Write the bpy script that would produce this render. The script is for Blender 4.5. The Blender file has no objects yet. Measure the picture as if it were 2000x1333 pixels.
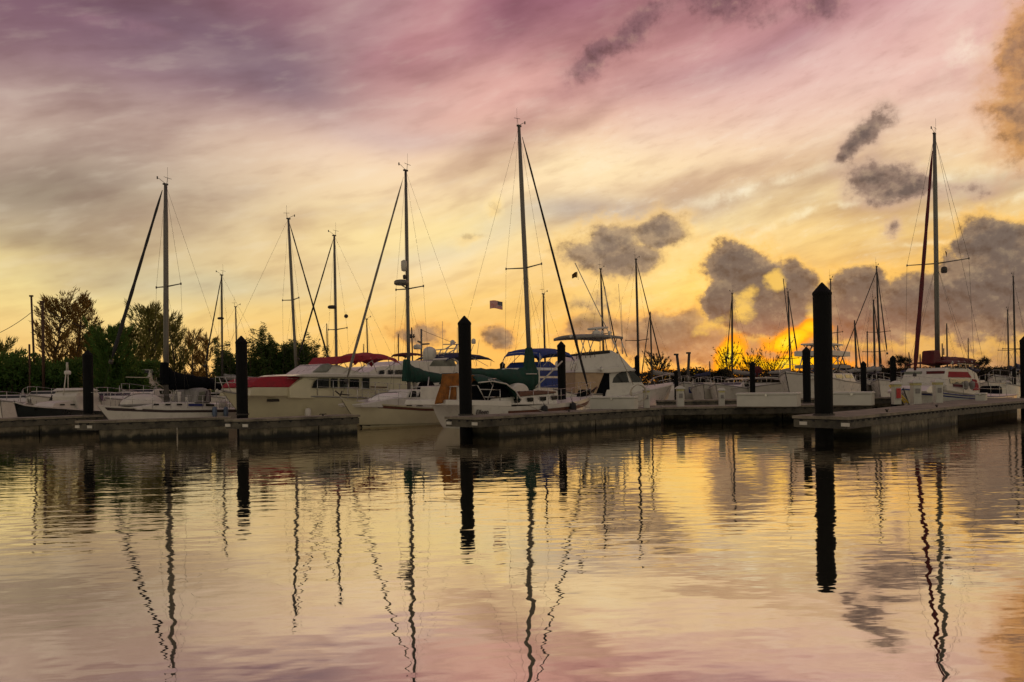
import bpy, bmesh, math, random
from mathutils import Vector, Matrix, noise as mnoise
R = math.radians
scene = bpy.context.scene
COL = scene.collection

# ---------------------------------------------------------------- camera
FPX = 1600.0            # focal length in pixels of the 2000 px wide photograph
HY = 752.0              # horizon row at the middle of the photograph
CZ = 1.75               # eye height above the water
ROLL = 0.0157
cr, sr = math.cos(ROLL), math.sin(ROLL)
cd = bpy.data.cameras.new('camera'); cam = bpy.data.objects.new('camera', cd); COL.objects.link(cam)
cd.sensor_width = 36.0; cd.lens = 36.0 * FPX / 2000.0; cd.shift_y = (HY - 666.5) / 2000.0
cd.clip_end = 20000
cam.matrix_world = Matrix(((cr, sr, 0, 0), (0, 0, -1, 0), (-sr, cr, 0, CZ), (0, 0, 0, 1)))
scene.camera = cam
scene.view_settings.view_transform = 'Standard'; scene.view_settings.look = 'None'
scene.view_settings.gamma = 1; scene.view_settings.exposure = 0.15

def ray(px, py):
    xc = (px - 1000.0) / FPX; yc = -(py - HY) / FPX
    return xc * cr + yc * sr, -xc * sr + yc * cr
def at(px, py, D):
    x, z = ray(px, py); return Vector((x * D, D, CZ + z * D))
def onz(px, py, z=0.0):
    x, zz = ray(px, py); D = (z - CZ) / zz; return Vector((x * D, D, z))
def ae(px, py):
    x, z = ray(px, py); return math.degrees(math.atan2(x, 1)), math.degrees(math.atan2(z, math.hypot(x, 1)))
def lin(c):
    return tuple(((v / 255) / 12.92 if v / 255 <= .04045 else ((v / 255 + .055) / 1.055) ** 2.4) for v in c) + (1.0,)

# ---------------------------------------------------------------- sky
SUN_AZ, SUN_EL = ae(1535, 690)
world = bpy.data.worlds.new('World'); scene.world = world; world.use_nodes = True
wt = world.node_tree; wt.nodes.clear()
class E:
    """an expression in the world's node tree"""
    nt = wt
    def __init__(s, k): s.k = k
    def m(s, op, b=None, c=None):
        n = E.nt.nodes.new('ShaderNodeMath'); n.operation = op
        for i, v in enumerate((s, b, c)):
            if v is None: continue
            if isinstance(v, E): E.nt.links.new(v.k, n.inputs[i])
            else: n.inputs[i].default_value = v
        return E(n.outputs[0])
    def __add__(s, o): return s.m('ADD', o)
    __radd__ = __add__
    def __sub__(s, o): return s.m('SUBTRACT', o)
    def __mul__(s, o): return s.m('MULTIPLY', o)
    __rmul__ = __mul__
    def __truediv__(s, o): return s.m('DIVIDE', o)
def smooth(x, a, b, u=0.0, v=1.0):
    n = E.nt.nodes.new('ShaderNodeMapRange'); n.interpolation_type = 'SMOOTHSTEP'
    E.nt.links.new(x.k, n.inputs[0])
    for i, q in enumerate((a, b, u, v)): n.inputs[i + 1].default_value = q
    return E(n.outputs[0])
def vec(x, y, z=0.0):
    n = E.nt.nodes.new('ShaderNodeCombineXYZ')
    for i, v in enumerate((x, y, z)):
        if isinstance(v, E): E.nt.links.new(v.k, n.inputs[i])
        else: n.inputs[i].default_value = v
    return E(n.outputs[0])
def noi(v, scale, detail=5, rough=.55, dist=0.0):
    n = E.nt.nodes.new('ShaderNodeTexNoise'); E.nt.links.new(v.k, n.inputs['Vector'])
    n.inputs['Scale'].default_value = scale; n.inputs['Detail'].default_value = detail
    n.inputs['Roughness'].default_value = rough; n.inputs['Distortion'].default_value = dist
    return E(n.outputs['Fac'])
def mix(a, b, f):
    n = E.nt.nodes.new('ShaderNodeMix'); n.data_type = 'RGBA'; n.clamp_factor = True
    for i, v in ((0, f), (6, a), (7, b)):
        if isinstance(v, E): E.nt.links.new(v.k, n.inputs[i])
        else: n.inputs[i].default_value = v if i == 0 else lin(v)
    return E(n.outputs[2])
def blend(a, b, f, mode):
    r = mix(a, b, f); r.k.node.blend_type = mode; return r
def ramp(x, stops):
    n = E.nt.nodes.new('ShaderNodeValToRGB'); e = n.color_ramp.elements
    for i, (p, c) in enumerate(stops):
        if i < 2: e[i].position = p
        q = e[i] if i < 2 else e.new(p)
        q.color = lin(c)
    E.nt.links.new(x.k, n.inputs[0]); return E(n.outputs[0])

tc = wt.nodes.new('ShaderNodeTexCoord'); sx = wt.nodes.new('ShaderNodeSeparateXYZ')
wt.links.new(tc.outputs['Generated'], sx.inputs[0])
DX, DY, DZ = (E(sx.outputs[i]) for i in range(3))
AZ = DX.m('ARCTAN2', DY) * (180 / math.pi)
EL = DZ.m('ARCSINE') * (180 / math.pi)
EA = EL.m('ABSOLUTE')
k = 0.0358                                            # degrees per photo pixel
# slow warps
gv = vec(AZ, EL, 0)
w1 = noi(gv, .06, 1, .4) - .5; w2 = noi(vec(AZ, EL, 31.0), .06, 1, .4) - .5
f1 = noi(gv, .42, 6, .6) - .5; f2 = noi(vec(AZ, EL, 17.0), .42, 6, .6) - .5
A1 = AZ + w1 * 9; E1 = EL + w2 * 5
def gs(cx, cy, sx_, sy_, rot=0.0, A=None, B=None):
    """gaussian lump at photo pixel cx,cy with radii in photo pixels"""
    a, e = ae(cx, cy); A = A or A1; B = B or E1
    u = A - a; v = B - e
    if rot:
        c, s = math.cos(R(rot)), math.sin(R(rot)); u, v = u * c + v * s, v * c - u * s
    u = u * (1 / (sx_ * k)); v = v * (1 / (sy_ * k))
    return (u * u + v * v).m('MULTIPLY', -1.0).m('EXPONENT')
def elp(y): return max(0.0, ae(1000, y)[1]) / 90.0
T = (EL + w2 * 4).m('DIVIDE', 90.0).m('MAXIMUM', 0.0)
rows = (752, 700, 600, 500, 400, 300, 200, 100, 0)
def mk(cols, zen):
    return ramp(T, [(elp(y), c) for y, c in zip(rows, cols)] + [(.5, zen), (1.0, (104, 92, 112))])
L_ = mk([(240,184,108),(240,194,112),(234,206,134),(208,188,146),(184,166,146),(190,167,152),(160,132,134),(120,98,108),(124,88,102)], (110,88,108))
C_ = mk([(246,172,76),(246,186,88),(244,200,114),(244,212,152),(248,220,170),(240,206,172),(218,174,158),(190,136,138),(154,100,114)], (112,90,110))
R_ = mk([(236,154,66),(232,162,76),(236,186,98),(238,202,128),(240,210,154),(232,198,174),(220,176,166),(202,150,152),(178,120,132)], (118,94,114))
sky = mix(L_, C_, smooth(A1, ae(200, 500)[0], ae(900, 500)[0]))
sky = mix(sky, R_, smooth(A1, ae(1150, 500)[0], ae(1650, 500)[0]))
# behind and beside the camera: unseen warm grey sky, brightened to light the boats
back = mix((188, 180, 152), (134, 125, 120), smooth(EL, 2, 50))
sky = mix(sky, back, smooth(AZ.m('ABSOLUTE'), 42, 95))
# broad soft masses
for (c, al, args) in [((108, 86, 102), .7, (430, 95, 330, 75, 4)), ((116, 98, 112), .65, (560, 165, 210, 60, -8)),
                      ((116, 76, 96), .5, (60, 40, 200, 80)), ((146, 132, 112), .85, (90, 385, 190, 52, -3)),
                      ((158, 142, 116), .6, (110, 478, 150, 30, -4)), ((250, 228, 150), .7, (60, 560, 120, 55)),
                      ((206, 148, 146), .4, (850, 25, 150, 70, 35)), ((128, 80, 96), .55, (1020, 30, 90, 60, 20)),
                      ((168, 160, 160), .75, (1120, 425, 230, 34, 5)), ((178, 170, 164), .7, (900, 480, 170, 26, 10)), ((200,182,160),.5,(1420,400,200,22,8)),
                      ((176, 158, 160), .5, (800, 262, 150, 26, -3)), ((186, 184, 170), .55, (1900, 350, 170, 26, 5)),
                      ((252, 232, 172), .75, (1330, 455, 260, 28, 8)), ((250, 226, 176), .7, (1100, 330, 380, 50, 0)), ((252,228,150),.6,(850,460,220,60)),
                      ((222, 168, 158), .6, (1050, 170, 300, 60, 12)), ((150, 108, 122), .5, (1480, 90, 260, 34, 10)), ((232, 190, 176), .6, (1830, 110, 130, 40, 22)),
                      ((186,190,168), .5, (420,560,260,30)), ((255, 216, 104), .7, (1330, 560, 110, 70)), ((252, 200, 96), .5, (1200, 660, 330, 45))]:
    sky = mix(sky, c, (gs(*args) * al))
# wind-drawn veils, slanting up to the right
c12, s12 = math.cos(R(13)), math.sin(R(13))
AS = AZ + w1 * 3; ES = EL + w2 * 2
su = AS * c12 + ES * s12; sv = ES * c12 - AS * s12
st = noi(vec(su * .06, sv * .17, 3.0), 1.0, 5, .5)
up = smooth(EL, 2, 9) * smooth(EL, 80, 30)
sky = blend(sky, (255, 228, 206), smooth(st, .5, .72) * up * .16, 'SCREEN')
sky = blend(sky, (178, 156, 166), smooth(st, .52, .3) * up * .62, 'MULTIPLY')
st2 = noi(vec(su * .26, sv * .95, 9.0), 1.0, 4, .5)
sky = blend(sky, (255, 238, 205), smooth(st2, .5, .7) * smooth(EL, 1, 5) * smooth(EL, 34, 16) * .10, 'SCREEN')
sky = blend(sky, (190, 170, 168), smooth(st2, .5, .3) * smooth(EL, 1, 5) * .22, 'MULTIPLY')
st3 = noi(vec(su * 1.0, sv * 2.6, 5.0), 1.0, 7, .66)
sky = blend(sky, (255, 240, 214), smooth(st3, .5, .72) * smooth(st2, .42, .6) * smooth(AZ, -6, 8) * smooth(EL, 26, 12) * .16, 'SCREEN')
sky = blend(sky, (206, 188, 184), smooth(st3, .48, .3) * smooth(AZ, -6, 8) * .16, 'MULTIPLY')
sky = blend(sky, (96, 66, 70), gs(222, 72, 56, 11, 2) * smooth(f1 + .5, .3, .6) * .8, 'SCREEN')
# fine bright cirrus on the right
for args in [(1880, 320, 130, 9, 12), (1930, 385, 130, 9, 14), (1480, 372, 150, 10, 6), (1850, 470, 90, 5, 8), (1900, 110, 60, 24, 20), (1640, 415, 160, 7, 12)]:
    sky = blend(sky, (255, 236, 190), gs(*args, A=A1, B=E1 + f2 * 1.6) * smooth(f1 + .5, .35, .62) * .55, 'SCREEN')
# heaped clouds
fb = noi(vec(AZ, EL * 1.15, 55.0), .42, 10, .64) - .5
fc = noi(vec(AZ * .9, EL * 1.2, 91.0), .8, 7, .62) - .5
A2 = AZ + f1 * 2.2; E2 = EL + f2 * 2.0
oe, oa = .34, -.16
rel = (noi(vec(AZ + oa, (EL - oe) * 1.15, 55.0), .42, 8, .6) - noi(vec(AZ, EL * 1.15, 55.0), .42, 8, .6))
def cloud(parts, amp, lo, hi):
    d = None
    for p in parts:
        g = gs(*p[:5], A=A2, B=E2) if len(p) < 6 else gs(*p[:5], A=A2, B=E2) * p[5]
        d = g if d is None else d.m('MAXIMUM', g) + (d.m('MINIMUM', g) * .35)
    d = d + fb * amp * smooth(d, .0, .3)
    return d, smooth(d, lo, hi)
def lay(sky, parts, amp, lo, hi, rim, body, core, al=1.0):
    d, m = cloud(parts, amp, lo, hi)
    c = mix(rim, body, smooth(d, lo, hi + .08)); c = mix(c, core, smooth(d + fc * 1.6, hi - .05, hi + .5))
    c = blend(c, rim, smooth(fc - f2 * .6, .0, .4) * smooth(d, hi + .45, lo) * .42, 'MIX')
    c = blend(c, (255, 220, 160), smooth(rel, .01, .14) * .10, 'SCREEN'); c = blend(c, (150, 142, 146), smooth(rel, .02, -.16) * .75, 'MULTIPLY')
    sky = mix(sky, rim, smooth(d, lo - .16, lo + .12) * .38 * al)
    return mix(sky, c, m * al)
# low bank behind the masts
sky = lay(sky, [(1500, 655, 190, 60, 0), (1300, 655, 110, 46, 0), (1780, 660, 190, 70, 0), (1980, 640, 180, 90, 0), (1150, 640, 66, 26, 0, .8), (975, 660, 40, 24, 0, .85), (815, 655, 70, 26, 0, .7)],
          1.2, .18, .55, (240, 168, 74), (156, 122, 90), (106, 92, 82), .9)
sky = lay(sky, [(1430, 515, 62, 46, 0), (1462, 560, 54, 60, 0), (1550, 565, 46, 50, 0), (1505, 610, 90, 44, 0), (1410, 590, 32, 50, 0),
                (1675, 570, 50, 40, 0), (1700, 615, 90, 50, 0), (1840, 600, 130, 60, 0), (1955, 475, 66, 46, 0), (1970, 560, 120, 90, 0)],
          1.3, .2, .52, (255, 196, 84), (126, 108, 90), (88, 82, 78), .98)
sky = lay(sky, [(1285, 450, 60, 32, 0), (1195, 470, 60, 42, 0), (1225, 512, 76, 32, 0), (1130, 495, 76, 36, 0, .7), (1160, 590, 60, 30, 0, .6)],
          1.4, .16, .7, (248, 200, 110), (150, 128, 104), (104, 92, 86), .92)
sky = lay(sky, [(1696, 256, 40, 26, 30), (1656, 294, 34, 14, 45, .85), (1722, 354, 54, 36, -8), (1784, 366, 44, 18, 0, .9), (1880, 372, 46, 18, 0, .6), (1738, 450, 16, 16, 0, .7)],
          1.6, .14, .7, (200, 168, 146), (128, 108, 96), (80, 72, 70), .94)
sky = lay(sky, [(1245, 52, 84, 36, 34), (1160, 112, 66, 26, 40), (1410, 8, 110, 36, -14), (1610, 0, 60, 30, 0)],
          1.2, .08, .95, (172, 120, 120), (122, 86, 92), (94, 68, 76), .78)
sky = lay(sky, [(2006, 96, 42, 66, 0), (2012, 215, 64, 80, 0)], 1.5, .14, .7, (214, 160, 118), (190, 134, 74), (150, 108, 74), .85)
sky = lay(sky, [(965, 408, 14, 20, 0), (915, 468, 34, 14, 0)], .5, .2, .9, (250, 222, 160), (244, 206, 132), (240, 200, 120), .5)
# the sun's light breaking through below the bank
A3 = AZ + f1 * 1.6; E3 = EL + f2 * 1.4
G = lambda *a: gs(*a, A=A3, B=E3)
gl = G(1540, 664, 46, 20, 14).m('MAXIMUM', G(1425, 694, 26, 34, -30)).m('MAXIMUM', G(1540, 712, 110, 17, 0) * .9)
gl = gl.m('MAXIMUM', G(1350, 734, 90, 14, 0) * .95).m('MAXIMUM', G(1590, 640, 30, 20, 0) * .7)
gp = G(1458, 596, 24, 38, -30).m('MAXIMUM', G(1512, 548, 16, 24, 0)).m('MAXIMUM', G(1390, 640, 40, 18, 20) * .8).m('MAXIMUM', G(1590, 610, 16, 30, 10) * .8)
sky = mix(sky, (244, 196, 92), smooth(gp + (fb * 1.6 + fc) * smooth(gp, .0, .4), .3, .95) * .8)
gd = gl + (fb * 1.2 + fc * .6) * smooth(gl, .0, .35)
sky = mix(sky, (248, 142, 16), smooth(gd, .10, .42) * .95)
sky = mix(sky, (255, 190, 14), smooth(gd, .36, .75))
sky = blend(sky, (200, 180, 60), smooth(gd, .75, 1.1), 'SCREEN')
sky = blend(sky, (130, 58, 4), gs(1480, 696, 270, 58, 0), 'SCREEN')
nish = wt.nodes.new('ShaderNodeTexSky'); nish.sky_type = 'NISHITA'; nish.sun_disc = False
nish.sun_elevation = R(SUN_EL); nish.sun_rotation = R(SUN_AZ)
bg1 = wt.nodes.new('ShaderNodeBackground'); wt.links.new(sky.k, bg1.inputs[0]); bg1.inputs[1].default_value = 1.0
bg2 = wt.nodes.new('ShaderNodeBackground'); wt.links.new(nish.outputs[0], bg2.inputs[0]); bg2.inputs[1].default_value = 0.004
ad = wt.nodes.new('ShaderNodeAddShader'); wo = wt.nodes.new('ShaderNodeOutputWorld')
wt.links.new(bg1.outputs[0], ad.inputs[0]); wt.links.new(bg2.outputs[0], ad.inputs[1]); wt.links.new(ad.outputs[0], wo.inputs[0])
scene.cycles.use_adaptive_sampling = True; scene.cycles.adaptive_threshold = .015; scene.cycles.adaptive_min_samples = 12
scene.cycles.use_denoising = True
world.cycles.sampling_method = 'MANUAL'; world.cycles.sample_map_resolution = 512

# the low sun behind the bank of cloud
sd = bpy.data.lights.new('sun', 'SUN'); sd.energy = 0.004; sd.angle = R(16); sd.color = (1.0, .66, .32)
sun = bpy.data.objects.new('sun', sd); COL.objects.link(sun)
a_, e_ = R(SUN_AZ), R(max(SUN_EL, 2.5))
sun.rotation_euler = Vector((math.sin(a_) * math.cos(e_), math.cos(a_) * math.cos(e_), math.sin(e_))).to_track_quat('Z', 'Y').to_euler()

# ---------------------------------------------------------------- materials
MATS = {}
def mat(name, col, rough=.6, metal=0.0, var=.12, scale=6.0, bump=0.0, spec=.5, coat=0.0, trans=0.0):
    if name in MATS: return MATS[name]
    m = bpy.data.materials.new(name); m.use_nodes = True; nt = m.node_tree
    p = nt.nodes['Principled BSDF']; E.nt = nt
    t = nt.nodes.new('ShaderNodeTexCoord'); o = E(t.outputs['Object'])
    n = noi(o, scale, 6, .62)
    hsv = nt.nodes.new('ShaderNodeHueSaturation'); hsv.inputs['Color'].default_value = (*col, 1)
    nt.links.new(smooth(n, .3, .7, 1 - var, 1 + var).k, hsv.inputs['Value'])
    nt.links.new(hsv.outputs[0], p.inputs['Base Color'])
    nt.links.new(smooth(n, .3, .7, max(0.02, rough - .08), min(1, rough + .08)).k, p.inputs['Roughness'])
    p.inputs['Metallic'].default_value = metal; p.inputs['Specular IOR Level'].default_value = spec
    p.inputs['Coat Weight'].default_value = coat; p.inputs['Transmission Weight'].default_value = trans
    if bump:
        b = nt.nodes.new('ShaderNodeBump'); b.inputs['Strength'].default_value = bump; b.inputs['Distance'].default_value = .02
        nt.links.new(noi(o, scale * 4, 5, .6).k, b.inputs['Height']); nt.links.new(b.outputs[0], p.inputs['Normal'])
    MATS[name] = m; return m

def tag(o, label=None, cat=None, group=None, kind=None):
    for a, b in (('label', label), ('category', cat), ('group', group), ('kind', kind)):
        if b: o[a] = b
    return o

# ---------------------------------------------------------------- water
m = bpy.data.materials.new('water'); m.use_nodes = True; nt = m.node_tree; E.nt = nt
p = nt.nodes['Principled BSDF']; out = nt.nodes['Material Output']
t = nt.nodes.new('ShaderNodeNewGeometry'); sp = nt.nodes.new('ShaderNodeSeparateXYZ'); nt.links.new(t.outputs['Position'], sp.inputs[0])
WX, WY = E(sp.outputs[0]), E(sp.outputs[1])
q = vec(WX + WY * .22, WY - WX * .12, 0)
patch = smooth(noi(vec(WX * .5, WY, 4.0), .16, 3, .5), .4, .62)                      # breeze patches
far = smooth(WY, 5.5, 13)
h1 = noi(vec(WX * .8 + WY * .2, WY * 1.0 - WX * .25, 0), 2.0, 2, .45) * .0052               # slow undulation
h2 = noi(vec(WX * .36 + WY * .05, WY * 1.15 - WX * .10, 7.0), 2.6, 3, .5) * .0078 * (far * .75 + .25) * (patch * .6 + .5)
h3 = noi(vec(WX * .38 - WY * .05, WY * 1.1 + WX * .12, 2.0), 5.6, 2, .5) * .0026 * (patch * .85 + .25) * (far * .9 + .1)
h = h1 + h2 + h3
b = nt.nodes.new('ShaderNodeBump'); b.inputs['Strength'].default_value = 1.0; b.inputs['Distance'].default_value = 1.0
nt.links.new(h.k, b.inputs['Height'])
gl_ = nt.nodes.new('ShaderNodeBsdfGlossy'); gl_.inputs['Roughness'].default_value = .012; gl_.inputs['Color'].default_value = (.92, .85, .74, 1)
di = nt.nodes.new('ShaderNodeBsdfDiffuse'); di.inputs['Color'].default_value = (.030, .034, .026, 1)
fr = nt.nodes.new('ShaderNodeFresnel'); fr.inputs['IOR'].default_value = 2.6
for n in (gl_, di, fr): nt.links.new(b.outputs[0], n.inputs['Normal'])
mx = nt.nodes.new('ShaderNodeMixShader'); fe = E(fr.outputs[0])
nt.links.new(smooth(fe, .12, .7, .72, .93).k, mx.inputs[0])
nt.links.new(di.outputs[0], mx.inputs[1]); nt.links.new(gl_.outputs[0], mx.inputs[2]); nt.links.new(mx.outputs[0], out.inputs[0])
nt.nodes.remove(p)
MATS['water'] = m
me = bpy.data.meshes.new('water'); me.from_pydata([(-900, -60, 0), (900, -60, 0), (900, 118, 0), (-900, 118, 0)], [], [(0, 1, 2, 3)])
me.materials.append(m); wo_ = bpy.data.objects.new('water', me); COL.objects.link(wo_); tag(wo_, kind='structure')

# ---------------------------------------------------------------- mesh helpers
def link(o, parent=None):
    COL.objects.link(o)
    if parent: o.parent = parent
    return o
def empty(name, loc=(0, 0, 0), rz=0.0):
    o = bpy.data.objects.new(name, None); o.empty_display_size = .3; o.location = loc; o.rotation_euler = (0, 0, rz)
    return link(o)
def lerp(a, b, t): return a + (b - a) * t
def interp(pts, x):
    if x <= pts[0][0]: return pts[0][1]
    for (a, b), (c, d) in zip(pts, pts[1:]):
        if x <= c: return b if c == a else lerp(b, d, (x - a) / (c - a))
    return pts[-1][1]
class MB:
    def __init__(s): s.v = []; s.f = []; s.sm = []; s.mi = []; s.cm = 0
    def add(s, vs, fs, smooth=False):
        n = len(s.v); s.v += [tuple(v) for v in vs]; s.f += [tuple(i + n for i in f) for f in fs]
        s.sm += [smooth] * len(fs); s.mi += [s.cm] * len(fs); return s
    def box(s, a, b, bev=0.0):
        x0, y0, z0 = a; x1, y1, z1 = b
        if bev <= 0:
            return s.add([(x0, y0, z0), (x1, y0, z0), (x1, y1, z0), (x0, y1, z0), (x0, y0, z1), (x1, y0, z1), (x1, y1, z1), (x0, y1, z1)],
                         [(3, 2, 1, 0), (4, 5, 6, 7), (0, 1, 5, 4), (1, 2, 6, 5), (2, 3, 7, 6), (3, 0, 4, 7)])
        r = bev; q = [(x0 + r, y0), (x1 - r, y0), (x1, y0 + r), (x1, y1 - r), (x1 - r, y1), (x0 + r, y1), (x0, y1 - r), (x0, y0 + r)]
        i = [(x0 + r, y0 + r), (x1 - r, y0 + r), (x1 - r, y0 + r), (x1 - r, y1 - r), (x1 - r, y1 - r), (x0 + r, y1 - r), (x0 + r, y1 - r), (x0 + r, y0 + r)]
        vs = [(a_, b_, z0) for a_, b_ in q] + [(a_, b_, z1 - r) for a_, b_ in q] + [(a_, b_, z1) for a_, b_ in i]
        fs = [tuple(range(7, -1, -1)), tuple(range(16, 24))]
        for k_ in range(8):
            j = (k_ + 1) % 8; fs += [(k_, j, 8 + j, 8 + k_), (8 + k_, 8 + j, 16 + j, 16 + k_)]
        return s.add(vs, fs)
    def poly(s, pts, z0, z1):
        n = len(pts)
        return s.add([(x, y, z0) for x, y in pts] + [(x, y, z1) for x, y in pts],
                     [tuple(range(n - 1, -1, -1)), tuple(range(n, 2 * n))] + [(i, (i + 1) % n, n + (i + 1) % n, n + i) for i in range(n)])
    def tube(s, pts, rad, n=6, cap=True):
        pts = [Vector(p) for p in pts]; m = len(pts); rr = rad if isinstance(rad, (list, tuple)) else [rad] * m
        vs = []; up = None
        for i, p in enumerate(pts):
            d = (pts[min(i + 1, m - 1)] - pts[max(i - 1, 0)])
            d = d.normalized() if d.length > 1e-9 else Vector((0, 0, 1))
            if up is None: up = Vector((0, 0, 1)) if abs(d.z) < .9 else Vector((1, 0, 0))
            a = d.cross(up); a = a.normalized() if a.length > 1e-6 else Vector((1, 0, 0)); b_ = a.cross(d).normalized(); up = b_
            for k_ in range(n):
                t_ = 2 * math.pi * k_ / n; vs.append(p + (a * math.cos(t_) + b_ * math.sin(t_)) * rr[i])
        fs = [(i * n + k_, i * n + (k_ + 1) % n, (i + 1) * n + (k_ + 1) % n, (i + 1) * n + k_) for i in range(m - 1) for k_ in range(n)]
        s.add(vs, fs, True)
        if cap: s.add([], []) ; nb = len(s.v) - len(vs); s.f += [tuple(nb + k_ for k_ in range(n - 1, -1, -1)), tuple(nb + (m - 1) * n + k_ for k_ in range(n))]; s.sm += [False] * 2; s.mi += [s.cm] * 2
        return s
    def lathe(s, prof, c=(0, 0, 0), n=16, flat=False):
        vs = []
        for r, z in prof:
            for k_ in range(n):
                t_ = 2 * math.pi * k_ / n; vs.append((c[0] + r * math.cos(t_), c[1] + r * math.sin(t_), c[2] + z))
        m = len(prof); fs = [(i * n + k_, i * n + (k_ + 1) % n, (i + 1) * n + (k_ + 1) % n, (i + 1) * n + k_) for i in range(m - 1) for k_ in range(n)]
        return s.add(vs, fs, not flat)
    def prism(s, poly, w0, w1=None, yc=0.0):
        """profile in x,z spread to both sides; half width w0 at the bottom, w1 at the top"""
        w1 = w0 if w1 is None else w1
        z0 = min(p[1] for p in poly); z1 = max(p[1] for p in poly); n = len(poly)
        w = lambda z: lerp(w0, w1, (z - z0) / max(z1 - z0, 1e-6))
        vs = [(x, yc - w(z), z) for x, z in poly] + [(x, yc + w(z), z) for x, z in poly]
        return s.add(vs, [tuple(range(n)), tuple(range(2 * n - 1, n - 1, -1))] + [(i, n + i, n + (i + 1) % n, (i + 1) % n) for i in range(n)])
    def grid(s, fn, nu, nv, th=0.0):
        """surface fn(u,v); th gives it thickness along -z"""
        vs = [fn(i / nu, j / nv) for i in range(nu + 1) for j in range(nv + 1)]; W = nv + 1
        fs = [(i * W + j, (i + 1) * W + j, (i + 1) * W + j + 1, i * W + j + 1) for i in range(nu) for j in range(nv)]
        if th:
            N_ = len(vs); vs = vs + [(v[0], v[1], v[2] - th) for v in vs]; fs += [tuple(N_ + q for q in f[::-1]) for f in fs]
            rim = [i * W for i in range(nu + 1)] + [nu * W + j for j in range(1, W)] + [i * W + nv for i in range(nu - 1, -1, -1)] + [j for j in range(nv - 1, 0, -1)]
            fs += [(rim[i], rim[i - 1], rim[i - 1] + N_, rim[i] + N_) for i in range(len(rim))]
        return s.add(vs, fs, True)
    def build(s, name, mats, parent=None, bevel=0.0):
        me = bpy.data.meshes.new(name); me.from_pydata(s.v, [], s.f)
        for m_ in (mats if isinstance(mats, (list, tuple)) else [mats]): me.materials.append(MATS[m_] if isinstance(m_, str) else m_)
        me.polygons.foreach_set('use_smooth', s.sm); me.polygons.foreach_set('material_index', s.mi); me.update()
        bm = bmesh.new(); bm.from_mesh(me); bmesh.ops.recalc_face_normals(bm, faces=bm.faces)
        if bevel: bmesh.ops.bevel(bm, geom=list(bm.edges), offset=bevel, segments=1, affect='EDGES', clamp_overlap=True)
        bm.to_mesh(me); bm.free()
        return link(bpy.data.objects.new(name, me), parent)
def one(fn, name, m_, parent, *a, **k_):
    b_ = MB(); getattr(b_, fn)(*a, **k_); return b_.build(name, m_, parent)

# materials of the place
mat('gelcoat', (.56, .54, .49), .32, var=.06, scale=2, coat=.3)
mat('cream', (.50, .46, .31), .35, var=.07, scale=1.2, coat=.3)
mat('offwhite', (.54, .51, .46), .5, var=.08, scale=3)
mat('black_hull', (.012, .016, .016), .3, var=.3, scale=2)
mat('stripe', (.03, .018, .02), .45); mat('boot', (.01, .012, .012), .5); mat('blue_stripe', (.02, .03, .16), .4)
mat('teak', (.10, .035, .018), .6, var=.25, scale=8)
mat('red_canvas', (.26, .010, .020), .85, var=.2, scale=5, bump=.5); mat('maroon', (.085, .008, .012), .85, var=.25, scale=5, bump=.5)
mat('green_canvas', (.003, .038, .026), .85, var=.3, scale=4, bump=.5); mat('blue_canvas', (.008, .030, .17), .85, var=.2, scale=4, bump=.4)
mat('navy', (.010, .014, .055), .85, var=.25, scale=4, bump=.4); mat('black_canvas', (.004, .005, .007), 1.0, spec=.1, var=.3, scale=4, bump=.5)
mat('tan_canvas', (.42, .30, .19), .85, var=.1, scale=3, bump=.3); mat('orange_cloth', (.24, .088, .014), .9, var=.35, scale=5, bump=.6)
mat('grey_canvas', (.22, .21, .20), .85, var=.15, scale=4, bump=.4); mat('blue_white', (.55, .60, .68), .7)
mat('glass', (.012, .014, .014), .12, var=.3, scale=1.5, spec=.4); mat('clear_vinyl', (.16, .17, .14), .12, var=.3, scale=2)
mat('alu', (.13, .12, .105), .42, metal=.35, var=.12, scale=2); mat('alu_dark', (.035, .028, .024), .6, metal=.1, var=.2, scale=2)
mat('pale_spar', (.46, .43, .36), .4, var=.1, scale=2); mat('steel', (.45, .44, .42), .28, metal=.85)
mat('wire', (.05, .047, .043), .5, metal=.4); mat('sail_roll', (.014, .013, .015), .8, var=.25, scale=6); mat('sail_grey', (.17, .155, .13), .8, var=.25, scale=6)
mat('rubber', (.012, .012, .013), .7, var=.3); mat('rope', (.40, .36, .29), .9)
mat('engine', (.03, .03, .035), .3); mat('yellow', (.6, .42, .05), .5); mat('signred', (.4, .02, .02), .5); mat('tyre_grey', (.3, .3, .29), .8)
mat('fender_blue', (.10, .14, .22), .5)
mat('utility_wood', (.06, .030, .018), .9, var=.35, scale=6)
MATS['pile'] = mat('pile', (.0035, .004, .0045), .8, var=.5, scale=3, bump=.35, spec=.18)

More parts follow.
